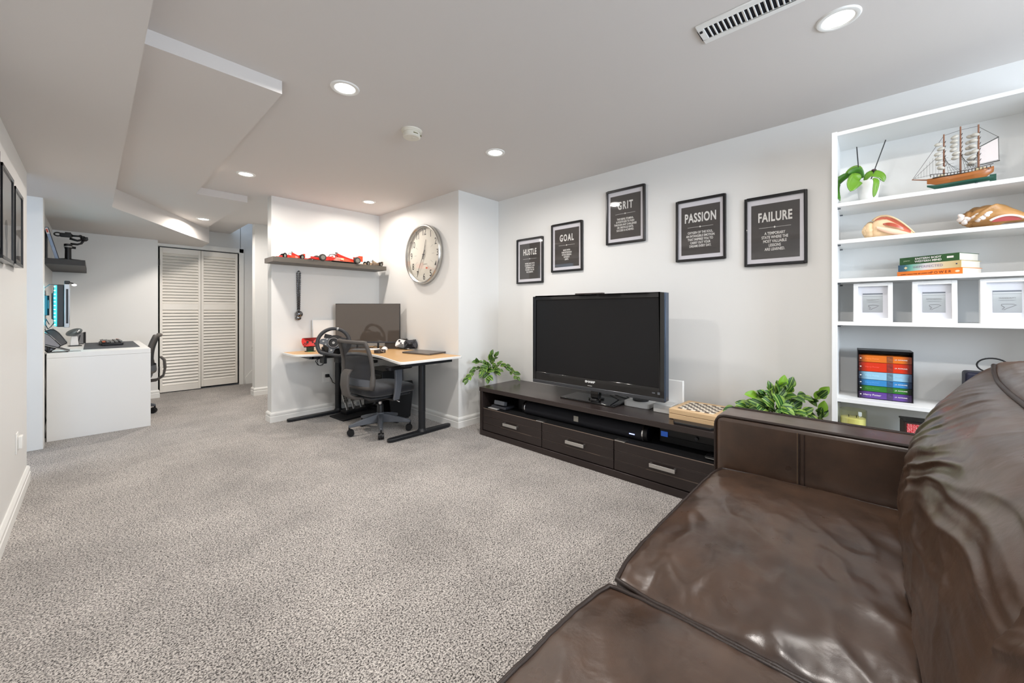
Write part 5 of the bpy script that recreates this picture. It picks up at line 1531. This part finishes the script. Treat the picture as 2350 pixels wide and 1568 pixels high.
for q in (-.014, .016):
    obj('wick', G().cyl((-.005, q, .098), (-.006, q, .112), .0016, n=6), M_black, wx)
text('lettering', 'LINDEN LEAF', .008, mat('ink_olive', srgb(110, 106, 60), .6), cn, frame_axes((-.0552, .006, .062), (0, -1, 0), (0, 0, 1)), space=1.2)
tn = thing('patterned_tin', 'dark box with a red dotted pattern panel, low on the bookcase', 'box', (2.66, -.16, .455), R(8))
obj('case', G().box(0, -.045, 0, .09, .045, .112), mat('box_dark_brown', srgb(58, 38, 34), .5), tn, bevel=.004)
obj('lid', G().box(-.003, -.048, .112, .093, .048, .120), M_black, tn, bevel=.002)
def dots():
    m = bpy.data.materials.new('red_dots'); m.use_nodes = True
    nt = m.node_tree; N = nt.nodes; L = nt.links; b = N['Principled BSDF']
    tc = N.new('ShaderNodeTexCoord'); wv = N.new('ShaderNodeTexWave'); wv.inputs['Scale'].default_value = 55; wv.inputs['Distortion'].default_value = 6; wv.inputs['Detail Scale'].default_value = 3
    wv.bands_direction = 'Y'
    L.new(tc.outputs['Object'], wv.inputs['Vector'])
    cr = N.new('ShaderNodeValToRGB'); e = cr.color_ramp.elements; e[0].position = .72; e[0].color = srgb(196, 24, 34); e[1].position = .8; e[1].color = srgb(240, 170, 170)
    L.new(wv.outputs['Fac'], cr.inputs[0]); L.new(cr.outputs[0], b.inputs['Base Color'])
    return m
obj('pattern_panel', G().box(-.0015, -.034, .01, .0005, .036, .104), dots(), tn)
spk = thing('portable_speaker', 'navy cube speaker with a ring handle behind the sofa cushion', 'speaker', (2.72, -.395, .657), R(0))
obj('body', G().box(-.055, -.085, 0, .055, .085, .168), mat('speaker_navy', srgb(20, 22, 44), .5), spk, bevel=.012, seg=4)
obj('handle', G().tube([(0, .045 * cos(a * pi / 14), .200 + .032 * sin(a * pi / 14)) for a in range(28)], .0032, 8, closed=True), M_black, spk, smooth=True)
obj('logo_ring', G().tube([(-.0556, .044 + .018 * cos(a * pi / 12), .12 + .022 * sin(a * pi / 12)) for a in range(3, 25)], .0035, 6), M_ink, spk)

# ---------------------------------------------------------------- trailing plants
def leaf_mat(name, dark, light, mid):
    m = bpy.data.materials.new(name); m.use_nodes = True
    nt = m.node_tree; N = nt.nodes; L = nt.links; b = N['Principled BSDF']
    b.inputs['Roughness'].default_value = .42
    tc = N.new('ShaderNodeTexCoord'); sx = N.new('ShaderNodeSeparateXYZ'); L.new(tc.outputs['Object'], sx.inputs[0])
    ab = N.new('ShaderNodeMath'); ab.operation = 'ABSOLUTE'; L.new(sx.outputs[0], ab.inputs[0])
    cr = N.new('ShaderNodeValToRGB'); e = cr.color_ramp.elements
    e[0].position = 0; e[0].color = light; e[1].position = .25; e[1].color = light
    for p, c in ((.035, light), (.055, dark), (.11, dark), (.125, light), (.14, mid), (.19, dark), (.215, dark), (.23, light)):
        k = e.new(p); k.color = c
    L.new(ab.outputs[0], cr.inputs[0]); L.new(cr.outputs[0], b.inputs['Base Color'])
    return m
LM = [leaf_mat('leaf_variegated', srgb(30, 78, 30), srgb(140, 170, 74), srgb(48, 104, 38)), leaf_mat('leaf_variegated_dark', srgb(24, 62, 30), srgb(122, 156, 74), srgb(44, 92, 40)),
      mat('leaf_lime', srgb(118, 164, 40), .45, var=.2, vscale=3)]
def leaf_mesh(m, curl):
    g = G()
    n = 8
    vs = []
    for i in range(n + 1):
        t = i / n
        w = .36 * sin(pi * min(1, t * .97 + .015)) ** .75 * (1.25 - .5 * t)
        z = curl * (t - t * t) - .10 * t * t
        for a in (-1, -.5, 0, .5, 1):
            vs.append((w * a, t, z + abs(a) * w * .45))
    fs = [(i * 5 + j, i * 5 + j + 1, i * 5 + 6 + j, i * 5 + 5 + j) for i in range(n) for j in range(4)]
    return mesh_of('leaf', G().add(vs, fs), m, smooth=True, fix=False)
LEAF = [leaf_mesh(LM[0], .15), leaf_mesh(LM[0], .3), leaf_mesh(LM[1], .2), leaf_mesh(LM[2], .1)]
M_stem = mat('plant_stem', srgb(92, 112, 52), .6)
M_stemb = mat('plant_twig', srgb(104, 84, 70), .7)
FACE = .45
def plant(name, label, loc, stems, ls, pot_h, pot_r, seed, nfill):
    t = thing(name, label, 'potted plant', loc, 0, 'variegated trailing plants')
    rnd = random.Random(seed)
    obj('planter', G().lathe([(pot_r * .92, 0), (pot_r * .94, .004), (pot_r, pot_h - .004), (pot_r * .99, pot_h), (pot_r * .9, pot_h), (pot_r * .88, pot_h - .03), (0, pot_h - .03)], 32, cap=False), M_cwht, t, smooth=40)
    obj('soil', G().lathe([(0, pot_h - .02), (pot_r * .88, pot_h - .024)], 20, cap=False), mat('moss', srgb(50, 44, 30), .9), t)
    def put(p, d, s, mesh):
        o = obj('leaf', mesh, None, t)
        y = d.normalized(); up = V((rnd.uniform(-.4, .1) - .6, rnd.uniform(-.3, .3) - FACE, .75)).normalized()
        x = y.cross(up)
        if x.length < .05: x = V((1, 0, 0))
        x.normalize(); z = x.cross(y)
        M = Matrix((x, y, z)).transposed().to_4x4(); M.translation = p
        o.matrix_local = M @ Matrix.Scale(s, 4)
    for pts, nl, sc in stems:
        P = [V(p) for p in pts]
        obj('stem', G().tube(P, [.0026] + [.0016] * (len(P) - 1), 6), M_stem if len(P) < 5 else M_stemb, t, smooth=True)
        L_ = len(P) - 1
        for i in range(nl):
            f = (.25 + .75 * (i + .5) / nl) * L_
            k = min(int(f), L_ - 1); q = P[k].lerp(P[k + 1], f - k)
            d = (P[k + 1] - P[k]).normalized()
            side = d.cross(V((0, 0, 1)))
            if side.length < .1: side = V((1, 0, 0))
            side.normalize()
            dd = d * .55 + side * (1 if i % 2 else -1) * .45 + V((rnd.uniform(-.3, .1), rnd.uniform(-.4, .4), rnd.uniform(-.45, .6)))
            put(q, dd, ls * sc * rnd.uniform(.75, 1.15), LEAF[rnd.choice((0, 0, 1, 1, 2, 2, 3) if i > nl - 3 else (0, 1, 2, 2))])
        put(P[-1], (P[-1] - P[-2]), ls * sc * .9, LEAF[rnd.choice((0, 2, 3))])
    for i in range(nfill):
        a = rnd.uniform(0, 2 * pi); e = rnd.uniform(-.1, 1.2)
        d = V((cos(a) * cos(e), sin(a) * cos(e), sin(e) * .7 - .1))
        p = V((0, 0, pot_h)) + V((d.x * pot_r * 1.2, d.y * pot_r * 1.5, d.z * .09 + .012)) * rnd.uniform(.4, 1.1)
        put(p, d + V((rnd.uniform(-.2, .2), rnd.uniform(-.9, .9), rnd.uniform(-.5, .3))), ls * rnd.uniform(.75, 1.05), LEAF[rnd.choice((0, 1, 2, 2, 0))])
    return t
# left plant: its stems in view run along the picture's sideways direction S=(.68,-.733)
def sd_(s, z, k=0): return (.68 * s - .733 * k * -1 * 0 + k * -.733, -.733 * s - k * .68, z)
H1 = .515
plant('potted_plant', 'variegated trailing plant in a tall white planter between console and wall corner', (2.615, 2.705, 0),
      [([sd_(0, H1), sd_(.05, H1 + .06), sd_(.13, H1 + .055), sd_(.20, H1 + .0), sd_(.25, H1 - .045, .06)], 8, 1),
       ([sd_(.02, H1), sd_(.09, H1 + .075), sd_(.17, H1 + .04), sd_(.215, H1 - .0)], 6, .85),
       ([(0, 0, H1), (-.07, .02, H1 + .06), (-.14, .04, H1 + .04), (-.20, .05, H1 - .02), (-.245, .05, H1 - .06)], 8, 1),
       ([(0, 0, H1), (-.07, .01, H1 + .09), (-.15, .03, H1 + .10)], 7, 1),
       ([sd_(0, H1), sd_(.0, H1 + .09), sd_(.01, H1 + .155)], 6, 1.05),
       ([sd_(0, H1), sd_(.03, H1 + .1), sd_(.055, H1 + .15)], 5, .9),
       ([sd_(0, H1, .02), sd_(-.02, H1 + .04, .08), sd_(-.02, H1 - .04, .12)], 5, 1.1),
       ([(0, 0, H1), (-.09, -.03, H1 + .05), (-.15, -.04, H1 + .0)], 6, 1)], .062, H1, .060, 21, 30)
H2 = .51
def s2_(s, z, k=0): return (.30 * s - k, -.95 * s, z)
plant('potted_plant', 'large variegated trailing plant behind the sofa arm beside the bookcase', (2.635, .395, 0),
      [([s2_(0, H2), s2_(.05, H2 + .09), s2_(.10, H2 + .12), s2_(.165, H2 + .085), s2_(.20, H2 + .13)], 8, .95),
       ([s2_(0, H2), s2_(.06, H2 + .06), s2_(.13, H2 + .03, .04), s2_(.19, H2 + .0, .05), s2_(.205, H2 + .05, .05)], 8, .95),
       ([s2_(0, H2), s2_(-.07, H2 + .06, .03), s2_(-.13, H2 + .03, .04), s2_(-.19, H2 + .02, .05)], 7, 1.05),
       ([s2_(0, H2), s2_(-.05, H2 + .09), s2_(-.09, H2 + .10, .02)], 6, 1.05),
       ([s2_(0, H2), s2_(.0, H2 + .10), s2_(.02, H2 + .165)], 6, 1.0),
       ([s2_(0, H2), s2_(.04, H2 + .10), s2_(.06, H2 + .165)], 5, .9),
       ([s2_(0, H2), s2_(-.03, H2 + .09), s2_(-.035, H2 + .145)], 4, .7),
       ([s2_(0, H2, .03), s2_(.03, H2 + .07, .08), s2_(.05, H2 + .02, .13)], 6, 1.1),
       ([s2_(0, H2, .03), s2_(-.05, H2 + .06, .09), s2_(-.08, H2 + .02, .12)], 6, 1.1),
       ([s2_(0, H2, .02), s2_(.0, H2 + .06, .10), s2_(.0, H2 + .0, .14)], 5, 1.1)], .074, H2, .074, 8, 46)

# ---------------------------------------------------------------- left side: frames, outlet, white desk and its things
M_photo = mat('photo_grey', srgb(176, 172, 166), .5, var=.25, vscale=5)
M_photod = mat('photo_dark', srgb(44, 40, 40), .5)
for i, (y0, y1, z0, z1) in enumerate(((2.30, 2.648, 1.345, 1.76), (2.712, 3.062, 1.325, 1.735), (3.122, 3.425, 1.335, 1.722))):
    lab = ['black framed picture on the left wall, cut off by the picture edge', 'black framed grey picture on the left wall, middle of three', 'black framed grey picture on the left wall, closest to the doorway'][i]
    yc, zc, w_, h_ = (y0 + y1) / 2, (z0 + z1) / 2, y1 - y0, z1 - z0
    f = thing('framed_picture', lab, 'picture', (XL, yc, zc), 0, 'framed pictures on the left wall')
    e = .016
    g = G().box(.006, -w_ / 2, -h_ / 2, .032, -w_ / 2 + e, h_ / 2).box(.006, w_ / 2 - e, -h_ / 2, .032, w_ / 2, h_ / 2).box(.006, -w_ / 2, -h_ / 2, .032, w_ / 2, -h_ / 2 + e).box(.006, -w_ / 2, h_ / 2 - e, .032, w_ / 2, h_ / 2)
    obj('frame', g, M_frame, f, bevel=.001)
    obj('backing', G().box(0, -w_ / 2 + .01, -h_ / 2 + .01, .010, w_ / 2 - .01, h_ / 2 - .01), M_photo, f)
    pr = obj('print', G().box(.023, -w_ / 2 + e, -h_ / 2 + e, .025, w_ / 2 - e, h_ / 2 - e), M_photo, f)
    if i == 1:
        obj('printed_shape', G().prism(smooth_poly([(-.03, -.05), (.03, -.04), (.05, .02), (.0, .05), (-.05, .02)], [.02] * 5), .0251, .0254).move(frame_axes((0, .0, -.06), (0, 1, 0), (0, 0, 1))), M_photod, pr)
        obj('printed_shape', G().prism(smooth_poly([(-.03, -.04), (.02, -.05), (.03, .03), (.0, .05), (-.03, .02)], [.015] * 5), .0251, .0254).move(frame_axes((0, .01, -.14), (0, 1, 0), (0, 0, 1))), M_photod, pr)
    else:
        obj('printed_shape', G().prism([(-.10, -.16), (.08, -.16), (.03, -.04), (-.02, -.10)], .0251, .0254).move(frame_axes((0, 0, 0), (0, 1, 0), (0, 0, 1))), M_photod, pr)
    obj('glass', G().add([(.028, -w_ / 2 + e, -h_ / 2 + e), (.028, w_ / 2 - e, -h_ / 2 + e), (.028, w_ / 2 - e, h_ / 2 - e), (.028, -w_ / 2 + e, h_ / 2 - e)], [(0, 1, 2, 3)]), M_glass, f)
wp = thing('wall_outlet', 'white wall outlet low on the left wall near the doorway', 'outlet', (XL, 3.51, .36))
obj('plate', G().box(0, -.035, -.058, .006, .035, .058), M_trim, wp, bevel=.002)
obj('plug_adapter', G().box(.006, -.005, -.035, .022, .05, .035), M_trim, wp, bevel=.004)
w2 = thing('wall_outlet', 'white wall outlet in the far hallway beside the louvred doors', 'outlet', (1.655, 6.94, .515))
obj('plate', G().box(-.035, -.006, -.06, .035, 0, .06), M_trim, w2, bevel=.002)
for q in (-.02, .02):
    obj('socket', G().box(-.014, -.008, q - .012, .014, -.005, q + .012), mat('socket_grey', srgb(190, 186, 178), .5), w2)  # socket faces a little greyer than the plate

WD = thing('white_desk', 'plain white desk with closed end panel in the nook at the left wall', 'desk', (.05, 5.07, 0))
def wd(n, g, m, p=None, **k): return obj(n, g.move(Matrix.Translation((-.05, -5.07, 0))), m, p or WD, **k)
wd('end_panel', G().box(-.268, 5.07, 0, .372, 5.11, .700), M_white, bevel=.001)
wd('end_panel', G().box(-.268, 6.43, 0, .372, 6.47, .700), M_white, bevel=.001)
wd('desktop', G().box(-.268, 5.07, .701, .372, 6.47, .742), M_white, bevel=.0015)
wd('drawer_front', G().box(-.26, 6.0, .60, .36, 6.43, .70), M_white, bevel=.001)
solo('desk_mat', G().prism(rrect(-.19, -.53, .19, .53, .015), 0, .003), mat('mat_grey', srgb(74, 78, 84), .6, bump=.3, bscale=300), 'dark grey desk mat on the white desk', 'desk mat', (.125, 5.88, .742))
k2 = thing('keyboard', 'grey keyboard with orange keys on the dark desk mat', 'keyboard', (.125, 5.95, .745), R(2))
obj('case', G().box(-.080, -.22, .0, .080, .22, .028), M_black, k2, bevel=.008)
kc = [mesh_of('key', G().box(-.011, -.012, 0, .011, .012, .011), m) for m in (mat('key_grey', srgb(128, 128, 126), .5), mat('key_dark', srgb(70, 74, 78), .5), mat('key_orange', srgb(214, 110, 72), .5))]
rnd = random.Random(4)
for a in range(5):
    for b in range(15):
        o = obj('key', kc[2 if (a == 0 and b < 3) or (a == 4 and b > 12) else (0 if (a + b) % 5 else 1)], None, k2)
        o.location = (-.060 + a * .030, -.20 + b * .0285, .028 + .004 * abs(a - 2)); o.rotation_euler = (0, R((a - 2) * 5), 0)
# monitor on its wall arm
m2 = thing('wall_monitor', 'monitor on a wall arm above the white desk, cyan light strip on its back', 'monitor', (-.165, 5.22, .96), R(4.5))
obj('rear_shell', G().box(-.055, 0, 0, -.012, .58, .372), M_dgrey, m2, bevel=.008)
obj('rear_bulge', G().box(-.070, .12, .06, -.055, .46, .31), M_black, m2, bevel=.01)
obj('front_bezel', G().box(-.012, -.004, -.006, .020, .60, .378), mat('bezel_silver', srgb(168, 170, 174), .35, metal=.4), m2, bevel=.003)
obj('side_slot', G().box(-.001, -.006, .03, .012, -.003, .335), M_black, m2)
obj('screen', G().box(.019, .015, .015, .022, .585, .36), M_mscr, m2)
M_cy = mat('cyan_led', (.3, 1, .95, 1), .3, emit=(.18, .95, 1, 1), estr=26)
led = obj('light_strip', G().box(-.068, .004, .008, -.050, .016, .364), mat('strip_teal', srgb(30, 130, 130), .3, emit=(.02, .5, .55, 1), estr=2.0), m2)
for i in range(11):
    obj('light_bead', G().ball((-.064, .008, .022 + i * .033), .0055, 10, 8), M_cy, led, smooth=True)
obj('wall_arm', G().box(-.150, .22, .12, -.135, .30, .30).box(-.138, .235, .16, -.088, .285, .24).cyl((-.112, .255, .10), (-.112, .255, .28), .024, n=18), M_black, m2, bevel=.003)
obj('cable', G().tube([(-.09, .22, .02), (-.11, .16, .07), (-.12, .10, .04), (-.10, .14, -.02), (-.08, .2, .0), (-.06, .1, .05)], .003, 6).tube([(-.04, .1, .372), (-.09, .11, .376), (-.13, .16, .33), (-.135, .2, .26)], .0025, 6).tube([(-.11, .18, .06), (-.125, .12, -.01), (-.09, .15, -.07)], .003, 6), M_black, m2, smooth=True)
wc = thing('webcam', 'small black webcam clipped on top of the wall monitor', 'webcam', (-.165, 5.26, 1.338), R(4.5))
obj('body', G().box(-.012, -.03, .004, .020, .03, .030), M_black, wc, bevel=.004)
obj('arm', G().tube([(.015, 0, .015), (.035, 0, .012), (.046, 0, .0)], .005, 8), M_black, wc)
obj('lamp_head', G().ball((.046, 0, -.004), (.016, .022, .010), 14, 10), mat('lamp_white', (1, 1, 1, 1), .3, emit=(1, 1, 1, 1), estr=1.0), wc, smooth=True)
lamp('led_glow', 'AREA', (-.250, 5.31, 1.15), (0, R(90), 0), 2.6, (.10, .70, 1), shape='RECTANGLE', size=.34, size_y=.2)
# tilted speakers on a tray, stand with a device, grey box
M_sat = mat('satin_grey', srgb(96, 92, 92), .3, metal=.5)
for nm, lab, loc, rx, s in (('tilted_speaker', 'rounded black speaker tilted back on the near end of the white desk', (-.232, 5.24, .762), (R(-8), R(-34), R(14)), 1), ('tilted_speaker', 'second black speaker tilted back just behind the first one', (-.205, 5.50, .775), (R(-4), R(-30), R(20)), .98)):
    t = thing(nm, lab, 'speaker', loc, 0, 'tilted speakers on the white desk')
    t.rotation_euler = rx
    obj('body', G().prism(smooth_poly([(-.048, 0), (.048, 0), (.050, .12), (.034, .172), (-.034, .172), (-.050, .12)], [.012, .012, .02, .02, .02, .02]), -.012, .012).move(frame_axes((0, 0, 0), (1, 0, 0), (0, 0, 1)) ), M_black, t, bevel=.005, seg=3)
    obj('grille', G().prism(smooth_poly([(-.042, .008), (.042, .008), (.044, .118), (.030, .164), (-.030, .164), (-.044, .118)], [.012, .012, .02, .02, .02, .02]), .012, .014).move(frame_axes((0, 0, 0), (1, 0, 0), (0, 0, 1))), M_sat, t)
    obj('edge_strip', G().tube([(.050, -.010, .010), (.051, -.010, .12), (.036, -.010, .17)], .0022, 6), M_chrome, t)
ty = thing('laptop_stand', 'thin dark tilted laptop stand with clutter at the corner of the white desk', 'stand', (-.215, 5.20, .742))
obj('tray', G().box(-.075, -.07, 0, .075, .09, .008).move(rot('Y', 24)).move(Matrix.Translation((0, 0, .034))), M_black, ty, bevel=.002)
obj('edge_strip', G().box(-.078, -.073, .002, .078, -.069, .006).move(rot('Y', 24)).move(Matrix.Translation((0, 0, .034))), M_silver, ty)
obj('leg', G().box(-.05, -.05, .0, -.04, .06, .052).box(.055, -.05, 0, .065, .06, .012), M_black, ty)
solo('small_tools', G().box(-.03, -.01, 0, .03, .01, .008).box(-.02, .02, 0, .045, .03, .006).box(-.01, -.03, 0, .05, -.018, .005), M_silver, 'small metal pieces lying beside the tilted stand', 'tools', (-.125, 5.18, .742))
dv = thing('headset_stand', 'grey rounded headset hanging on a light stand at the back of the white desk', 'headset', (-.135, 5.95, .742), R(10))
obj('base', G().prism(smooth_poly([(-.04, -.04), (.05, -.04), (.05, .04), (-.04, .04)], [.01] * 4), 0, .008), M_black, dv, bevel=.002)
obj('upright', G().add([(-.03, -.02, .008), (.03, -.02, .008), (.03, .02, .008), (-.03, .02, .008), (-.022, -.014, .10), (.022, -.014, .10), (.022, .014, .10), (-.022, .014, .10)], [(0, 3, 2, 1), (4, 5, 6, 7), (0, 1, 5, 4), (1, 2, 6, 5), (2, 3, 7, 6), (3, 0, 4, 7)]), M_cwht, dv, bevel=.004)
obj('strap', G().tube([(.03, -.01, .008), (.028, -.01, .05), (.04, -.01, .11)], .004, 8), M_black, dv)
obj('shell', G().ball((.0, 0, .142), (.062, .05, .034), 24, 14).move(rot('Y', -24, (0, 0, .142))), mat('headset_grey', srgb(112, 120, 122), .25, metal=.3), dv, smooth=True)
obj('lens', G().ball((.02, -.044, .150), (.014, .01, .012), 12, 8), M_chrome, dv, smooth=True)
gx = thing('bookshelf_speaker', 'grey box speaker with a black front at the back of the white desk', 'speaker', (-.105, 6.28, .742), R(0))
obj('case', G().box(-.045, -.06, .006, .030, .06, .125), mat('speaker_grey', srgb(122, 122, 124), .5), gx, bevel=.002)
obj('grille', G().box(.030, -.06, .010, .047, .06, .128), M_blackm, gx, bevel=.003)
obj('foot', G().box(-.04, -.05, 0, .03, .05, .007), M_black, gx)
solo('hanging_cables', G().tube([(-.285, 5.16, .745), (-.288, 5.14, .6), (-.284, 5.15, .4), (-.287, 5.14, .2), (-.282, 5.15, .03)], .0045, 6)
     .tube([(-.282, 5.18, .73), (-.279, 5.15, .66), (-.283, 5.13, .5), (-.279, 5.15, .3), (-.284, 5.16, .1), (-.280, 5.14, .02)], .004, 6)
     .tube([(-.287, 5.20, .70), (-.290, 5.17, .5), (-.286, 5.18, .22), (-.278, 5.15, .17), (-.284, 5.15, .12)], .005, 6)
     .tube([(-.25, 5.25, .75), (-.28, 5.2, .72), (-.29, 5.17, .6)], .004, 6), M_black, 'black cables hanging between the white desk and the wall trim', 'cable')
# wall shelf in the nook
ns = thing('nook_shelf', 'thick dark shelf high on the nook wall above the white desk', 'shelf', (-.1825, 6.095, 1.535))
obj('board', G().box(-.1275, -.545, 0, .1275, .545, .053), mat('shelf_brown', srgb(52, 46, 44), .5), ns, bevel=.0012)
lb = thing('leaning_box', 'narrow blue-white box with a red label leaning on the nook shelf', 'box', (-.220, 5.66, 1.588))
Mb = rot('Y', -13)
obj('case', G().box(-.024, -.05, 0, 0, .05, .300).move(Mb), mat('box_slate', srgb(48, 52, 66), .5), lb, bevel=.001)
obj('front_panel', G().box(-.0225, -.0515, .003, -.0035, -.050, .297).move(Mb), mat('box_blue_white', srgb(150, 166, 192), .5, var=.3, vscale=20), lb)
obj('label', G().box(-.0220, -.0522, .240, -.004, -.0512, .294).move(Mb), M_cwht, lb)
obj('label_print', G().box(-.019, -.0528, .252, -.008, -.0520, .284).move(Mb), mat('label_red', srgb(206, 90, 70), .5), lb)
gm = thing('camera_gimbal', 'black handheld camera gimbal standing on the nook shelf', 'camera gimbal', (-.168, 5.70, 1.588))
gm.scale = (1.0, 1.0, 1.0)
obj('grip', G().lathe([(.020, .0), (.022, .02), (.021, .11), (.024, .118), (.024, .132), (.028, .136), (.028, .158), (.020, .162)], 22), M_black, gm, smooth=40)
obj('mini_tripod', G().tube([(0, 0, .012), (.03, -.02, .008), (.08, -.05, .004)], [.012, .008, .006], 8).tube([(0, 0, .012), (-.04, -.02, .008), (-.075, -.03, .005)], [.012, .009, .006], 8).tube([(0, 0, .012), (0, .04, .008), (0, .08, .004)], [.012, .008, .006], 8), M_black, gm, smooth=True)
obj('clamp_ring', G().lathe([(.0285, .128), (.0285, .138)], 24), M_silver, gm, smooth=35)
obj('clamp_knob', G().cyl((.02, 0, .13), (.05, 0, .127), .011, n=14), M_black, gm)
obj('arm', G().tube([(.015, 0, .165), (.06, 0, .163), (.085, 0, .175), (.105, 0, .215)], .0095, 8).tube([(.10, 0, .215), (.06, 0, .20), (.01, 0, .215)], .0105, 8), M_black, gm, smooth=True)
obj('motor', G().cyl((.093, -.016, .232), (.117, .016, .218), .020, n=18).box(.09, -.018, .212, .13, .018, .242), M_black, gm, bevel=.003)
obj('camera_plate', G().prism(smooth_poly([(-.055, -.02), (.02, -.025), (.03, .02), (-.05, .022)], [.008] * 4), .225, .262).box(-.02, -.02, .255, .02, .02, .272), M_black, gm, bevel=.004)
obj('ring', G().tube([(-.065 + .022 * cos(a * pi / 9), -.01, .245 + .016 * sin(a * pi / 9)) for a in range(18)], .006, 8, closed=True), M_black, gm, smooth=True)
obj('roll_bar', G().cyl((.02, 0, .243), (.078, 0, .246), .009, n=12).ball((.08, 0, .247), .013, 10, 8), M_black, gm, smooth=True)
bf_ = solo('backing_frame', G().box(-.004, -.06, 0, .004, .06, .35), M_black, 'thin black frame standing against the left wall on the nook shelf', 'frame', (-.302, 5.72, 1.588))
bf_.scale = (1, 1, .85)
